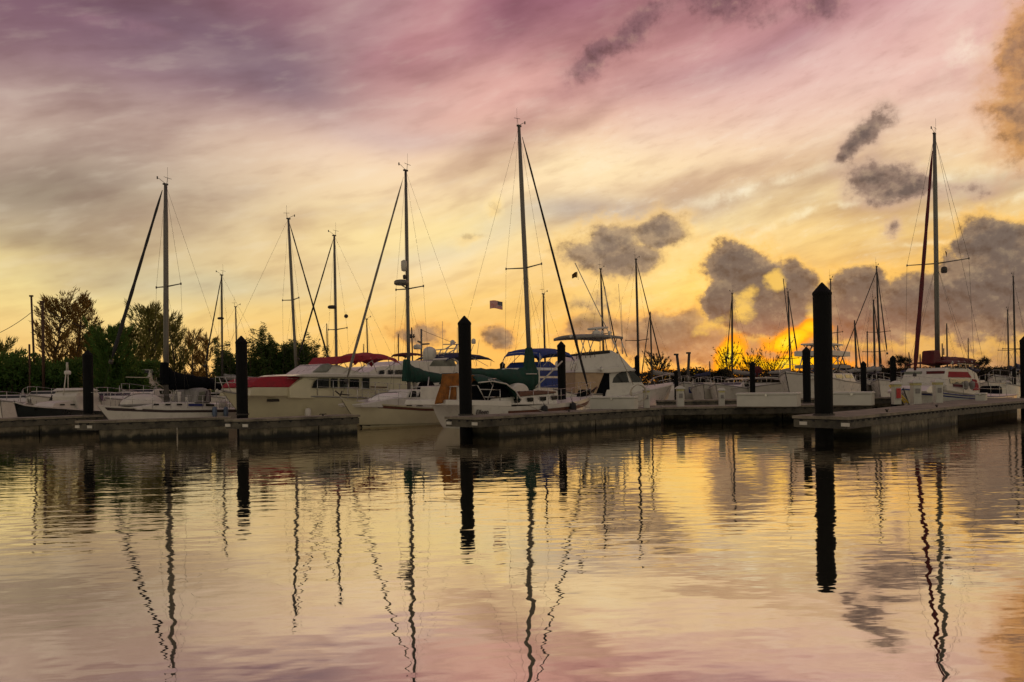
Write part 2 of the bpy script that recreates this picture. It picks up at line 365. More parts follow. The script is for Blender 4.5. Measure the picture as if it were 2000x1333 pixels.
class Boat:
    """a frame whose x axis runs stern to bow; P turns a photo pixel into x,z on the boat's own upright plane y = off"""
    def __init__(s, name, stern, bow, label=None, cat=None, group=None, px=None):
        s.S = Vector((stern[0], stern[1])); d = Vector((bow[0], bow[1])) - s.S; s.L = d.length; s.a = math.atan2(d.y, d.x)
        s.ux = d.normalized(); s.uy = Vector((-s.ux.y, s.ux.x)); s.cs = 1 if (-s.S).dot(s.uy) > 0 else -1
        s.root = empty(name, (stern[0], stern[1], 0), s.a); tag(s.root, label, cat, group)
    def P(s, px, py, off=0.0):
        rx, rz = ray(px, py); o = off * s.cs
        # point D*(rx,1) - S dot uy = o
        D = (o + s.S.dot(s.uy)) / (rx * s.uy.x + s.uy.y)
        w = Vector((rx * D, D)) - s.S
        return w.dot(s.ux), CZ + rz * D
    def Q(s, px, py, off=0.0):
        x, z = s.P(px, py, off); return Vector((x, off * s.cs, z))
    def poly(s, pts, off=0.0): return [s.P(a, b, off) for a, b in pts]
def hull_fns(b, B, sheer, over=.9, so=.15, tr=.75, wide=.42, flare=.0, bowp=2.2, draft=.4):
    L = b.L
    def hb(t):
        if t < wide: return B / 2 * (tr + (1 - tr) * math.sin(t / wide * math.pi / 2))
        return B / 2 * max(.015, (1 - ((t - wide) / (1 - wide)) ** bowp))
    def pt(t, zf, side, push=0.0):
        zs = interp(sheer, t * L); z = zs * zf if zf >= 0 else draft * zf
        y = hb(t)
        zz = max(zf, 0)
        fl = (1 - flare * max(0, (t - .5) * 2) * (1 - zz)) * (1 - .10 * (1 - zz) ** 2)
        y = y * fl
        if zf < 0: y *= (1 + zf) if zf > -1 else 0
        xd = t * L; xw = so + t * (L - over - so); x = lerp(xw, xd, zz ** .85 if zf > 0 else 0) + (zf * .5 * t if zf < 0 else 0)
        return (x, side * (y + push), z)
    return hb, pt
def hull(b, B, sheer, m_='gelcoat', rail='stripe', boot='boot', band=None, n=22, deckm='offwhite', bulwark=.0, **k_):
    """hull with its deck; rub rail, boot stripe and an optional coloured band are parts"""
    hb, pt = hull_fns(b, B, sheer, **k_)
    zf = [1, .8, .6, .4, .2, 0, -.5, -1]
    mb = MB()
    for side in (1, -1):
        vs = [pt(i / n, z, side) for i in range(n + 1) for z in zf]; W = len(zf)
        mb.add(vs, [(i * W + j, (i + 1) * W + j, (i + 1) * W + j + 1, i * W + j + 1) for i in range(n) for j in range(W - 1)], True)
    tr_ = [pt(0, z, 1) for z in zf] + [pt(0, z, -1) for z in zf[::-1][1:]]
    mb.add(tr_, [tuple(range(len(tr_)))])
    h = mb.build('hull', m_, b.root)
    db = MB(); vs = []
    for i in range(n + 1):
        p = pt(i / n, 1, 1); q = pt(i / n, 1, -1); zc = p[2] - bulwark
        vs += [(p[0], p[1] * .995, zc), (p[0], 0, zc + .05), (q[0], q[1] * .995, zc)]
    db.add(vs, [(i * 3 + j, (i + 1) * 3 + j, (i + 1) * 3 + j + 1, i * 3 + j + 1) for i in range(n) for j in (0, 1)], True)
    db.build('deck', deckm, b.root)
    if rail:
        r = MB()
        for side in (1, -1): r.tube([Vector(pt(i / n, .965 if rail != 'top' else 1, side, .012)) for i in range(n + 1)], .032)
        r.build('rub_rail', rail, b.root)
    def strip(name, z0, z1, mm, t0=0.0, t1=1.0):
        s_ = MB()
        for side in (1, -1):
            vs = []
            for i in range(n + 1):
                t = lerp(t0, t1, i / n); vs += [pt(t, z0, side, .008), pt(t, z1, side, .008)]
            s_.add(vs, [(i * 2, i * 2 + 2, i * 2 + 3, i * 2 + 1) for i in range(n)], True)
        s_.build(name, mm, b.root)
    if boot: strip('boot_stripe', -.2, .10, boot)
    if band: strip('hull_stripe', *band)
    b.hb, b.pt = hb, pt
    return h
def tubes(b, name, m_, segs, r=.015, n=6, parent=None):
    mb = MB()
    for s_ in segs: mb.tube(s_, r, n)
    return mb.build(name, m_, parent or b.root)
def panel(b, name, m_, pts, w, th=.012, both=True, parent=None, w_top=None, zr=None):
    if isinstance(w, tuple): w, w_top, zr = w[0], w[1], w[2:]
    """a flat panel standing just proud of a cabin side (half width w)"""
    for side in ((-1, 1) if both else (b.cs,)):
        mb = MB()
        def y(z, e):
            ww = w if w_top is None else lerp(w, w_top, (z - zr[0]) / (zr[1] - zr[0]))
            return side * (ww + e)
        n = len(pts); vs = [(x, y(z, -.01), z) for x, z in pts] + [(x, y(z, th), z) for x, z in pts]
        mb.add(vs, [tuple(range(n)), tuple(range(2 * n - 1, n - 1, -1))] + [(i, n + i, n + (i + 1) % n, (i + 1) % n) for i in range(n)])
        o = mb.build(name, m_, parent or b.root)
    return o
def rail_line(b, t0, t1, h, nst, name='guard_rail', m_='steel', inset=.05, wires=2, r=.011, bowclose=False):
    """stanchions and life lines along both sides"""
    mb = MB()
    for side in (1, -1):
        ps = []
        for i in range(nst + 1):
            p = Vector(b.pt(lerp(t0, t1, i / nst), 1, side, -inset)); ps.append(p)
            mb.tube([p, p + Vector((0, 0, h))], r * 1.1, 5)
        for w_ in range(wires): mb.tube([p + Vector((0, 0, h * (1 - .45 * w_))) for p in ps], r * .6, 4)
    if bowclose:
        a_, c_ = Vector(b.pt(t1, 1, 1, -inset)), Vector(b.pt(t1, 1, -1, -inset)); tip = Vector((b.L + .25, 0, (a_.z + c_.z) / 2 + h))
        mb.tube([a_ + Vector((0, 0, h)), tip, c_ + Vector((0, 0, h))], r, 5)
    return mb.build(name, m_, b.root)
def dome(mb, c, r, h, n=14):
    mb.lathe([(r * .8, -h * .5), (r, -h * .3), (r, h * .15), (r * .82, h * .38), (r * .4, h * .5), (.002, h * .54)], c, n); mb.lathe([(.002, -h * .5), (r * .8, -h * .5)], c, n)
def masthead(b, top, mb=None, big=True):
    """wind vane, anemometer arm and whip on the masthead"""
    m2 = MB(); x, y, z = top
    m2.box((x - .10, -.05, z - .02), (x + .12, .05, z + .05))
    m2.tube([(x, 0, z + .04), (x + .32, 0, z + .22), (x + .40, 0, z + .22)], .011, 4); m2.tube([(x + .40, 0, z + .18), (x + .40, 0, z + .30)], .03, 5)
    m2.tube([(x - .05, 0, z + .04), (x - .10, 0, z + .34)], .009, 4); m2.tube([(x - .30, 0, z + .30), (x + .08, 0, z + .34)], .010, 4)
    if big: m2.tube([(x - .08, .04, z + .04), (x - .08, .04, z + .8)], .006, 4)
    m2.build('masthead_instruments', 'wire', b.root)
def rig(b, base, top, r=.075, spread=((.52, .95),), m_='alu', fore=None, fore_top=None, roll=None, rr=.05, back=None, chain=1.2, wr=.006, sp_m=None, roll_m='sail_roll', head=True, topm=None, drop=.35):
    """mast with spreaders, shrouds, stays and a furled headsail"""
    base = Vector((base[0], 0, base[1])); top = Vector((top[0], 0, top[1])); ax = top - base
    mb = MB(); mb.tube([base, base + ax * .3, base + ax * .8, top], [r, r, r * .92, r * .62], 10); mast = mb.build('mast', m_, b.root)
    if head: masthead(b, top)
    wires = MB(); sp = MB(); ns = len(spread)
    prev = {1: Vector((base.x - .1, chain, .0)), -1: Vector((base.x - .1, -chain, 0))}
    dk = lambda s_: Vector((base.x - .15, s_ * chain, base.z - .1))
    for s_ in (1, -1):
        last = dk(s_)
        for fr, w_ in spread:
            c = base + ax * fr; tip = c + Vector((-.12, s_ * w_, .06 * w_))
            sp.tube([c, tip], [.035, .024], 6); sp.tube([tip - Vector((0, 0, .05)), tip + Vector((0, 0, .05))], .035, 6)
            wires.tube([last, tip], wr, 4); last = tip
            wires.tube([dk(s_) + Vector((.35, 0, 0)), c], wr * .8, 4); wires.tube([dk(s_) - Vector((.35, 0, 0)), c], wr * .8, 4)
        wires.tube([last, top - Vector((0, 0, .1))], wr, 4)
    for s_ in (1, -1):                                            # halyards along the mast
        wires.tube([base + Vector((.12, s_ * .09, .6)), top + Vector((.05, s_ * .03, -.05))], .006, 4)
    if back: wires.tube([top, Vector((back[0], 0, back[1]))], wr, 4); 
    if fore is not None:
        ft = Vector((fore_top[0], 0, fore_top[1])) if fore_top else top; fb_ = Vector((fore[0], 0, fore[1]))
        wires.tube([ft, fb_], wr * 1.2, 4)
        if roll:
            a_, c_ = roll; d = fb_ - ft; pts = []; rad = []
            for i in range(17):
                t = lerp(a_, c_, i / 16); p = ft + d * t; pts.append(p); q = i / 16
                rad.append(rr * (.55 + .5 * q) * (1 - .12 * math.sin(i * 2.3)) * (.35 if i == 0 else 1) * (.45 if i == 16 else 1))
            m3 = MB(); m3.tube(pts, rad, 8); m3.build('furled_headsail', roll_m, b.root)
            m4 = MB(); q0 = ft + d * min(1, c_ + .012); m4.tube([q0, q0 + d.normalized() * .16], [.09, .09], 10); m4.build('furling_drum', 'wire', b.root)
    if spread: sp.build('spreaders', sp_m or m_, b.root)
    wires.build('rigging', 'wire', b.root)
    return mast
def covered_boom(b, pts, r0, m_, name='sail_cover', n=10, seed=1):
    """flaked sail under its canvas cover: pts = list of (x, z, half height)"""
    rnd = random.Random(seed); mb = MB(); vs = []; N_ = 26; M = 12
    for i in range(N_ + 1):
        t = i / N_ * (len(pts) - 1); j = min(int(t), len(pts) - 2); f = t - j; f = f * f * (3 - 2 * f)
        x, z, h = (lerp(pts[j][q_], pts[j + 1][q_], f) for q_ in range(3))
        hh = h * (1 + rnd.uniform(-.07, .07)); ww = r0 * (1 + rnd.uniform(-.12, .12)) * (.5 if i in (0, N_) else 1)
        for k_ in range(M):
            a_ = 2 * math.pi * k_ / M; vs.append((x, math.sin(a_) * ww * (1 - .45 * max(0, math.cos(a_))), z + math.cos(a_) * hh + (rnd.uniform(-.02, .02))))
    mb.add(vs, [(i * M + k_, i * M + (k_ + 1) % M, (i + 1) * M + (k_ + 1) % M, (i + 1) * M + k_) for i in range(N_) for k_ in range(M)], True)
    mb.add(vs[:M], [tuple(range(M))]); mb.add(vs[-M:], [tuple(range(M))])
    return mb.build(name, m_, b.root)
def bimini(b, x0, x1, z, w, m_, camber=.16, drop=.10, legs=None, name='bimini', zf=None, sag=.03, frame='steel', valance=.1):
    """stretched canvas top on bent tube bows"""
    def fn(u, v):
        x = lerp(x0, x1, u); y = lerp(-w, w, v); e = (2 * v - 1) ** 2
        edge = valance * (max(0, abs(2 * u - 1) - .9) * 10) + valance * (max(0, abs(2 * v - 1) - .86) * 7)
        return (x, y, (zf(u) if zf else z) - camber * e - sag * math.sin(u * math.pi * 4) ** 2 - drop * (2 * u - 1) ** 2 - edge)
    mb = MB(); mb.grid(fn, 16, 10, .02); top = mb.build(name, m_, b.root)
    if legs:
        fr = MB()
        for (u, xf, zfoot) in legs:
            for s_ in (1, -1):
                a_ = Vector(fn(u, .5 + s_ * .47)); fr.tube([(xf, s_ * w * .92, zfoot), a_], .016, 6)
            fr.tube([fn(u, v / 8)[:2] + (fn(u, v / 8)[2] - .03,) for v in range(9)], .016, 6)
        fr.build(name + '_frame', frame, b.root)
    return top
def cabin(b, pts, w0, w1, m_='gelcoat', name='cabin', off=None, bevel=.03):
    pp = b.poly(pts, w0 if off is None else off); mb = MB(); mb.prism(pp, w0, w1); b.w = (w0, w1, min(p[1] for p in pp), max(p[1] for p in pp)); return mb.build(name, m_, b.root, bevel)

# ---------------------------------------------------------------- land
def ground_mat():
    m = bpy.data.materials.new('land'); m.use_nodes = True; nt = m.node_tree; E.nt = nt; p = nt.nodes['Principled BSDF']
    g = nt.nodes.new('ShaderNodeNewGeometry'); v = E(g.outputs['Position'])
    c = mix((74, 66, 50), (52, 62, 34), smooth(noi(v, .35, 6), .4, .6)); c = mix(c, (104, 96, 82), smooth(noi(v, 1.7, 6), .55, .75))
    nt.links.new(c.k, p.inputs['Base Color']); p.inputs['Roughness'].default_value = .95; MATS['land'] = m
ground_mat()
LZ = .8
def shore(x):                                               # distance of the bank at x
    return interp([(-900, 58), (-24, 56), (-12, 58), (-2, 72), (8, 96), (20, 118), (900, 118)], x)
mb = MB(); xs = [-6000, -900, -120, -60, -40] + [-30 + 2 * i for i in range(46)] + [80, 120, 300, 900, 6000]
rows_ = []
for x in xs:
    j = mnoise.noise(Vector((x * .2, 3, 0))) * 1.5
    s_ = shore(x) + j
    rows_.append([(x, s_ - 1.4, -.9), (x, s_, .25), (x, s_ + .7, LZ - .15), (x, s_ + 3, LZ), (x, 9000, LZ)])
vs = [p for r_ in rows_ for p in r_]
mb.add(vs, [(i * 5 + j, (i + 1) * 5 + j, (i + 1) * 5 + j + 1, i * 5 + j + 1) for i in range(len(xs) - 1) for j in range(4)])
tag(mb.build('ground', 'land'), kind='structure')
one('box', 'seabed', 'land', None, (-900, -60, -4.2), (900, 125, -4.0)); tag(bpy.data.objects['seabed'], kind='structure')

# ---------------------------------------------------------------- docks
def dock_mats():
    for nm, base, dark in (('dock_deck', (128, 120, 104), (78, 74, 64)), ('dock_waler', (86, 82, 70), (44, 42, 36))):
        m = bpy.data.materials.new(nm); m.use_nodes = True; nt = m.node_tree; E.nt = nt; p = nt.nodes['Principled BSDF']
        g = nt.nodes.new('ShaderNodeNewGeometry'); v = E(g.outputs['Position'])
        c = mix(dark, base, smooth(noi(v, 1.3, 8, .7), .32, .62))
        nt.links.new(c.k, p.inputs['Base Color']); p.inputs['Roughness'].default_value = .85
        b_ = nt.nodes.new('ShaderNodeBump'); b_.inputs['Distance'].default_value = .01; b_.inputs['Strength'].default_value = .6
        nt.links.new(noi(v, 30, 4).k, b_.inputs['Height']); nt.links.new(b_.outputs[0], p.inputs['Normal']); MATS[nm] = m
    m = bpy.data.materials.new('float_concrete'); m.use_nodes = True; nt = m.node_tree; E.nt = nt; p = nt.nodes['Principled BSDF']
    g = nt.nodes.new('ShaderNodeNewGeometry'); v = E(g.outputs['Position']); sp_ = nt.nodes.new('ShaderNodeSeparateXYZ'); nt.links.new(v.k, sp_.inputs[0])
    X, Y, Z = (E(sp_.outputs[i]) for i in range(3)); u = (X + Y) * .7071
    streak = noi(vec(u * 3.2, X * .3, Z * .35), 1.0, 5, .7)
    growth = Z + (streak - .5) * -.55 + (noi(v, 5, 5) - .5) * .16
    c = mix((112, 105, 86), (72, 68, 56), smooth(noi(v, 2.2, 6, .65), .38, .62))
    c = mix(c, (70, 66, 50), smooth(streak, .5, .62) * .8)
    c = mix((24, 27, 16), c, smooth(growth, .08, .24)); c = mix((8, 9, 8), c, smooth(growth, .0, .12))
    nt.links.new(c.k, p.inputs['Base Color']); p.inputs['Roughness'].default_value = .8; MATS['float_concrete'] = m
dock_mats()
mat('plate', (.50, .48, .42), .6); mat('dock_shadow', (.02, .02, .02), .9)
mat('box_white', (.46, .45, .40), .5, var=.06, scale=2); mat('lamp_lens', (.42, .38, .16), .3)
DK = .70
mat('float_shade', (.008, .008, .008), .7)  # shade of the recess under the right dock, put into the float colour
def offs(poly, d):
    """inset (d>0) a counter-clockwise polygon"""
    n = len(poly); out = []
    for i in range(n):
        a_, b_, c_ = poly[i - 1], poly[i], poly[(i + 1) % n]
        e1 = (b_ - a_).normalized(); e2 = (c_ - b_).normalized(); n1 = Vector((-e1.y, e1.x)); n2 = Vector((-e2.y, e2.x))
        bis = (n1 + n2); bis = bis / max(bis.length_squared, .3) * 2; out.append(b_ + bis * d)
    return out
def dock(label, poly, floats, plates=(), inset=.07, cat='dock', fdir=None, cleats=()):
    """poly counter-clockwise in world xy; floats: list of (start, end, width) along fdir from poly corner"""
    poly = [Vector((p[0], p[1])) for p in poly]; o = poly[0]
    root = empty('floating_dock', (o.x, o.y, 0)); tag(root, label, cat, 'floating docks of the marina')
    loc = lambda ps: [(p.x - o.x, p.y - o.y) for p in ps]
    one('poly', 'deck', 'dock_deck', root, loc(poly), DK - .085, DK)
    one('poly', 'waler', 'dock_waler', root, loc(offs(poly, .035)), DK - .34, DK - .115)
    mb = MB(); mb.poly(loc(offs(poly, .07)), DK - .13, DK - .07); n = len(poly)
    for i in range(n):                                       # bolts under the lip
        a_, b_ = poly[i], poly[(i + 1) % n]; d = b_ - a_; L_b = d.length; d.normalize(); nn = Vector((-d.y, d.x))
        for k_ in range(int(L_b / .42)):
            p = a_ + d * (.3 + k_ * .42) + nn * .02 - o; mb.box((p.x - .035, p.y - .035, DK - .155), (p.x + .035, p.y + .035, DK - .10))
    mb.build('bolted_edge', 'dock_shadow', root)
    fd = fdir or (poly[2] - poly[1]).normalized(); fn_ = Vector((-fd.y, fd.x))
    for (p0, a_, b_, w_, *mf) in floats:
        t = a_
        while t < b_ - .5:
            e = min(t + 2.6, b_); q = Vector(p0) + fn_ * inset - o
            c4 = [q + fd * t, q + fd * (e - .05), q + fd * (e - .05) + fn_ * (w_ - 2 * inset), q + fd * t + fn_ * (w_ - 2 * inset)]
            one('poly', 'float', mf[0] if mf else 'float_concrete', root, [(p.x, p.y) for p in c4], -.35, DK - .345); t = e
    for (px, py) in plates:                                  # pale plates by the pile guide
        a_, b_ = poly[0], poly[1]; r_ = ray(px, py)[0]; d = (b_ - a_)
        # where the ray meets the end face
        den = r_ * d.y - d.x; t = (a_.x - r_ * a_.y) / den; p = a_ + d * t; d.normalize(); nn = Vector((d.y, -d.x))
        c = p - o - nn * .03; w_ = .13
        pts = [c - d * w_, c + d * w_, c + d * w_ + nn * .02, c - d * w_ + nn * .02]
        one('poly', 'plate', 'plate', root, [(v.x, v.y) for v in pts], DK - .27, DK - .17)
    for (t, s_) in cleats:
        p = poly[1] + fd * t + fn_ * s_ - o; m2 = MB()
        m2.tube([Vector((p.x, p.y, DK + .07)) - fd.to_3d() * .14, Vector((p.x, p.y, DK + .07)) + fd.to_3d() * .14], .022, 6)
        m2.tube([(p.x, p.y, DK), (p.x, p.y, DK + .07)], .03, 6); m2.build('cleat', 'alu_dark', root)
    return root
def xy(px, py, z=DK):
    p = onz(px, py, z); return Vector((p.x, p.y))
def finger(label, p1, p2, q, plates, skip=1.2, cl=()):
    A_, B_, Q_ = xy(*p1), xy(*p2), xy(*q); fd = (Q_ - B_).normalized(); nn = Vector((-fd.y, fd.x)); w_ = (A_ - B_).dot(nn)
    return dock(label, [A_, B_, Q_, Q_ + nn * w_], [(B_, skip, (Q_ - B_).length - .05, w_)], plates, fdir=fd, cleats=cl)
finger('concrete finger dock in the middle with the sailboat with green covers behind it', (868, 814), (930, 815.5), (1296, 796), [(876, 820), (926, 821)], 1.1, ((5, .3), (9, .3)))
finger('concrete finger dock at left of centre, beneath the cream motor yacht', (438, 819), (486, 819.5), (704, 810.5), [(444, 824), (478, 825)], .12, ((3, .3),))
finger('concrete finger dock at left, beneath the white sailboat with a dinghy on deck', (146, 822), (186, 822.5), (452, 815), [(150, 827), (174, 827)], .12)
e1, e2 = xy(-60, 821), xy(202, 811)
fdE = (e2 - e1).normalized(); nE = Vector((-fdE.y, fdE.x))
dock('concrete finger dock at the far left edge in front of the black hull', [e1, e2, e2 + nE * 1.6, e1 + nE * 1.6], [(e1, 0, (e2 - e1).length - .1, 1.6)], fdir=fdE)
# right: the long dock with the tall pile, and the walkway behind
a1, a2, a3, a4 = xy(1547, 812), xy(1657, 815), xy(1876, 793.2), xy(2060, 778)
fA = (a3 - a2).normalized(); nA = Vector((-fA.y, fA.x)); fA2 = (a4 - a3).normalized(); wA = (a1 - a2).dot(nA)
b4 = a4 + Vector((-fA2.y, fA2.x)) * 3.2; b3 = xy(1850, 784); b2 = a2 + fA * 6.5 + nA * wA
LA = (a3 - a2).length
dock('wide concrete dock at right with the tallest black pile at its end', [a1, a2, a3, a4, b4, b3, b2], [(a2, 1.9, LA - .1, wA), (a3 + fA2 * .2 + Vector((-fA2.y, fA2.x)) * .8, 0, (a4 - a3).length - .5, 2.0, 'float_shade')], [(1568, 820), (1650, 822)], fdir=fA, cleats=((4, .35), (9, .35)))
w1, w2 = xy(1286, 796), xy(1706, 789.5)
dW = (w2 - w1).normalized(); nW = Vector((-dW.y, dW.x))
dock('straight walkway dock carrying the white dock boxes and pedestals', [w1, w2, w2 + nW * 2.4, w1 + nW * 2.4], [(w1 + nW * 1.0, .4, (w2 - w1).length, 1.1)], fdir=dW)

# ---------------------------------------------------------------- piles
def pile(px, ytop, ybase, wpx, label, D=None, cap='cone'):
    p = onz(px, ybase, 0) if D is None else at(px, ybase, D); D = p.y
    top = at(px, ytop, D); r_ = wpx / 2 * D / FPX; H = top.z
    # keep the top over the foot: the pile stands straight
    root = empty('dock_pile', (p.x if D is None else p.x, D, 0)); tag(root, label, 'pile', 'black capped piles holding the docks')
    hc = r_ * 1.28
    mb = MB(); mb.lathe([(r_ * .97, -3.5), (r_ * .97, .1), (r_ * .985, H * .4), (r_, H - hc - .02)], (0, 0, 0), 20); mb.build('shaft', 'pile', root)
    mb = MB(); mb.lathe([(.001, H - hc - .03), (r_ * 1.05, H - hc - .03), (r_ * 1.05, H - hc + .03), (r_ * .99, H - hc + .06), (.02, H), (.001, H)], (0, 0, 0), 20, True); mb.build('cap', 'pile', root)
    # hoop of the guide at deck height
    mb = MB()
    for z_ in (DK + .03,):
        mb.lathe([(r_ * 1.02, z_ - .028), (r_ * 1.16, z_ - .028), (r_ * 1.16, z_ + .03), (r_ * 1.02, z_ + .03)], (0, 0, 0), 20, True)
    mb.build('guide_ring', 'alu_dark', root)
    return root
far1, far2 = xy(1286, 783), xy(1790, 776)
dF = (far2 - far1).normalized(); nF = Vector((-dF.y, dF.x))
dock('far walkway dock in shadow behind the pedestals and dock boxes', [far1, far2, far2 + nF * 1.8, far1 + nF * 1.8], [(far1 + nF * .3, .2, (far2 - far1).length, 1.3)], fdir=dF)
pile(1610, 552, 858, 35, 'tallest black pile, standing at the end of the wide dock at right')
pile(910.5, 617, 851, 25.5, 'black pile at the end of the middle dock, beside the orange cloth')
pile(474, 656, 845, 22, 'black pile left of centre in front of the cream motor yacht')
pile(173.5, 684, 842, 19, 'black pile at far left in front of the black hulled boat')
pile(1991, 656, 0, 17.5, 'black pile at the right edge of the picture', 41)
pile(1085.5, 667, 0, 16, 'black pile rising between the blue canopied trawler and the sportfishing yacht', 38.5)
pile(1564, 678, 0, 15, 'black pile just left of the tallest pile', 37.5)
pile(1458, 706, 0, 10.5, 'slim black pile behind the long white dock box', 52)
pile(1675, 706, 0, 11, 'black pile behind the right hand dock box, below a furled mast', 46)
pile(1733, 695, 0, 11, 'black pile left of the pedestal with the red extinguisher', 42)
pile(1645, 726, 0, 7.5, 'shortest slim black pile just right of the tallest pile', 58)
pile(1969, 719, 0, 7, 'thin black pile near the right edge, under a slim mast', 62)
pile(1233, 694, 0, 9.5, 'black pile whose cap shows behind the flybridge of the sportfishing yacht', 54)
pile(1309, 723, 0, 8, 'black pile behind the bow rail of the sportfishing yacht', 58)
pile(970, 707, 0, 10, 'black pile whose blue grey cap shows over the green sail cover', 50)

# ---------------------------------------------------------------- things on the walkway
def pedestal(px, ytop, ybase, wpx, label, D=None, red=False):
    p = onz(px, ybase, DK); D = D or p.y; top = at(px, ytop, D); w_ = wpx / 2 * D / FPX; H = top.z - DK
    root = empty('power_pedestal', (top.x, D, DK)); tag(root, label, 'power pedestal', 'white power pedestals on the docks')
    mb = MB(); mb.box((-w_ * .78, -w_ * .78, 0), (w_ * .78, w_ * .78, H * .74), .015); mb.build('post', 'box_white', root)
    mb = MB(); mb.box((-w_ * .8, -w_ * .8, H * .745), (w_ * .8, w_ * .8, H * .84)); mb.build('lens', 'lamp_lens', root)
    mb = MB(); r_ = w_ * 1.5
    mb.lathe([(.001, H * .845), (r_ * .98, H * .845), (r_, H * .87), (r_ * .55, H * .97), (.02, H), (.001, H)], (0, 0, 0), 4, True)
    c_ = mb.build('cap', 'box_white', root); c_.rotation_euler.z = math.pi / 4
    mb = MB(); mb.box((-w_ * .4, -w_ * .78 - .03, H * .42), (w_ * .4, -w_ * .78 - .002, H * .62)); mb.build('socket_cover', 'grey_canvas', root)
    if red:
        mb = MB(); mb.box((-w_ * .45, -w_ * .78 - .10, H * .26), (w_ * .45, -w_ * .78 - .034, H * .68), .015); mb.build('extinguisher_box', 'signred', root)
    return root
pedestal(1328, 754, 794, 17, 'white capped pedestal alone near the bow of the sportfishing yacht')
pedestal(1409, 758, 793, 13, 'short white pedestal left of the long dock box')
pedestal(1750, 744, 790, 18, 'white pedestal carrying a red extinguisher box', red=True)
pedestal(1788, 741, 789, 20, 'white pedestal between the yellow ramp and the red trimmed sailboat')
pedestal(1831, 740, 787, 18, 'white pedestal directly below the dark red sail bundle')
pedestal(1262, 757, 797, 15, 'white pedestal with a coiled hose beside the sportfishing hull')
# coiled hose on that pedestal
c = onz(1256, 797, DK); mb = MB()
pts = [(c.x - .25 + math.cos(t * .35) * (.30 + .01 * (t % 5)), c.y - .32 - .006 * t, DK + .62 + math.sin(t * .35) * (.34 + .01 * (t % 3))) for t in range(54)]
mb.tube(pts, .02, 5); tag(mb.build('coiled_hose', 'rope'), 'pale hose hanging in a coil by the white pedestal', 'hose')
def dock_box(px0, px1, ytop, ybase, depth, label):
    a_ = onz(px0, ybase, DK); b_ = onz(px1, ybase, DK); d = Vector((b_.x - a_.x, b_.y - a_.y)); L_b = d.length
    H = at(px0, ytop, a_.y).z - DK
    root = empty('dock_box', (a_.x, a_.y, DK), math.atan2(d.y, d.x)); tag(root, label, 'dock box', 'white dock boxes')
    mb = MB(); mb.box((.03, .03, 0), (L_b - .03, depth, H * .84), .02); mb.build('body', 'box_white', root)
    mb = MB(); mb.box((0, 0, H * .85), (L_b, depth + .03, H), .03); mb.build('lid', 'box_white', root)
    mb = MB(); mb.box((L_b * .5 - .05, -.015, H * .72), (L_b * .5 + .05, .028, H * .88)); mb.build('latch', 'steel', root)
dock_box(1437, 1558, 768, 794.5, .8, 'long white dock box between the two slim black piles')
dock_box(1624, 1704, 766, 792, .8, 'white dock box right of the tallest pile')
dock_box(1150, 1240, 775, 799.5, .5, 'long white box lying along the sportfishing yacht')
dock_box(1903, 1926, 768, 783, .5, 'small white dock box behind the stern of the red trimmed sailboat')
c = onz(1774, 789, DK); mb = MB()
mb.tube([(c.x, c.y, DK + .03), (c.x - .42, c.y + .5, DK + .78)], .035, 6); mb.tube([(c.x - .13, c.y, DK + .03), (c.x - .55, c.y + .5, DK + .78)], .035, 6)
for i in range(6): t = (i + .5) / 6; mb.tube([(c.x - .42 * t, c.y + .5 * t, DK + .03 + .75 * t), (c.x - .13 - .42 * t, c.y + .5 * t, DK + .03 + .75 * t)], .02, 5)
tag(mb.build('boarding_ladder', 'yellow'), 'yellow boarding ladder leaning between two white pedestals', 'ladder')

# ---------------------------------------------------------------- trees
def leaf_mat(name, col, tr):
    m = bpy.data.materials.new(name); m.use_nodes = True; nt = m.node_tree; E.nt = nt; p = nt.nodes['Principled BSDF']; out_ = nt.nodes['Material Output']
    g = nt.nodes.new('ShaderNodeNewGeometry'); r_ = E(g.outputs['Random Per Island'])
    h_ = nt.nodes.new('ShaderNodeHueSaturation'); h_.inputs['Color'].default_value = (*col, 1)
    nt.links.new((r_ * .9 + .55).k, h_.inputs['Value']); nt.links.new((r_ * .05 + .475).k, h_.inputs['Hue'])
    nt.links.new(h_.outputs[0], p.inputs['Base Color']); p.inputs['Roughness'].default_value = .7; p.inputs['Specular IOR Level'].default_value = .2
    t_ = nt.nodes.new('ShaderNodeBsdfTranslucent'); t_.inputs[0].default_value = (*tr, 1); x_ = nt.nodes.new('ShaderNodeMixShader'); x_.inputs[0].default_value = .08 if name == 'leaf_far' else .4
    nt.links.new(p.outputs[0], x_.inputs[1]); nt.links.new(t_.outputs[0], x_.inputs[2]); nt.links.new(x_.outputs[0], out_.inputs[0]); MATS[name] = m
leaf_mat('leaf_olive', (.15, .16, .045), (.32, .28, .06)); leaf_mat('leaf_green', (.065, .125, .030), (.14, .23, .04))
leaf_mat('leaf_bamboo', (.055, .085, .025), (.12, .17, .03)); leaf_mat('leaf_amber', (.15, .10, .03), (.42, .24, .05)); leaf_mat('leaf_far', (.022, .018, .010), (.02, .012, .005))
mat('bark', (.06, .042, .028), .95, var=.4, scale=3, bump=.6)
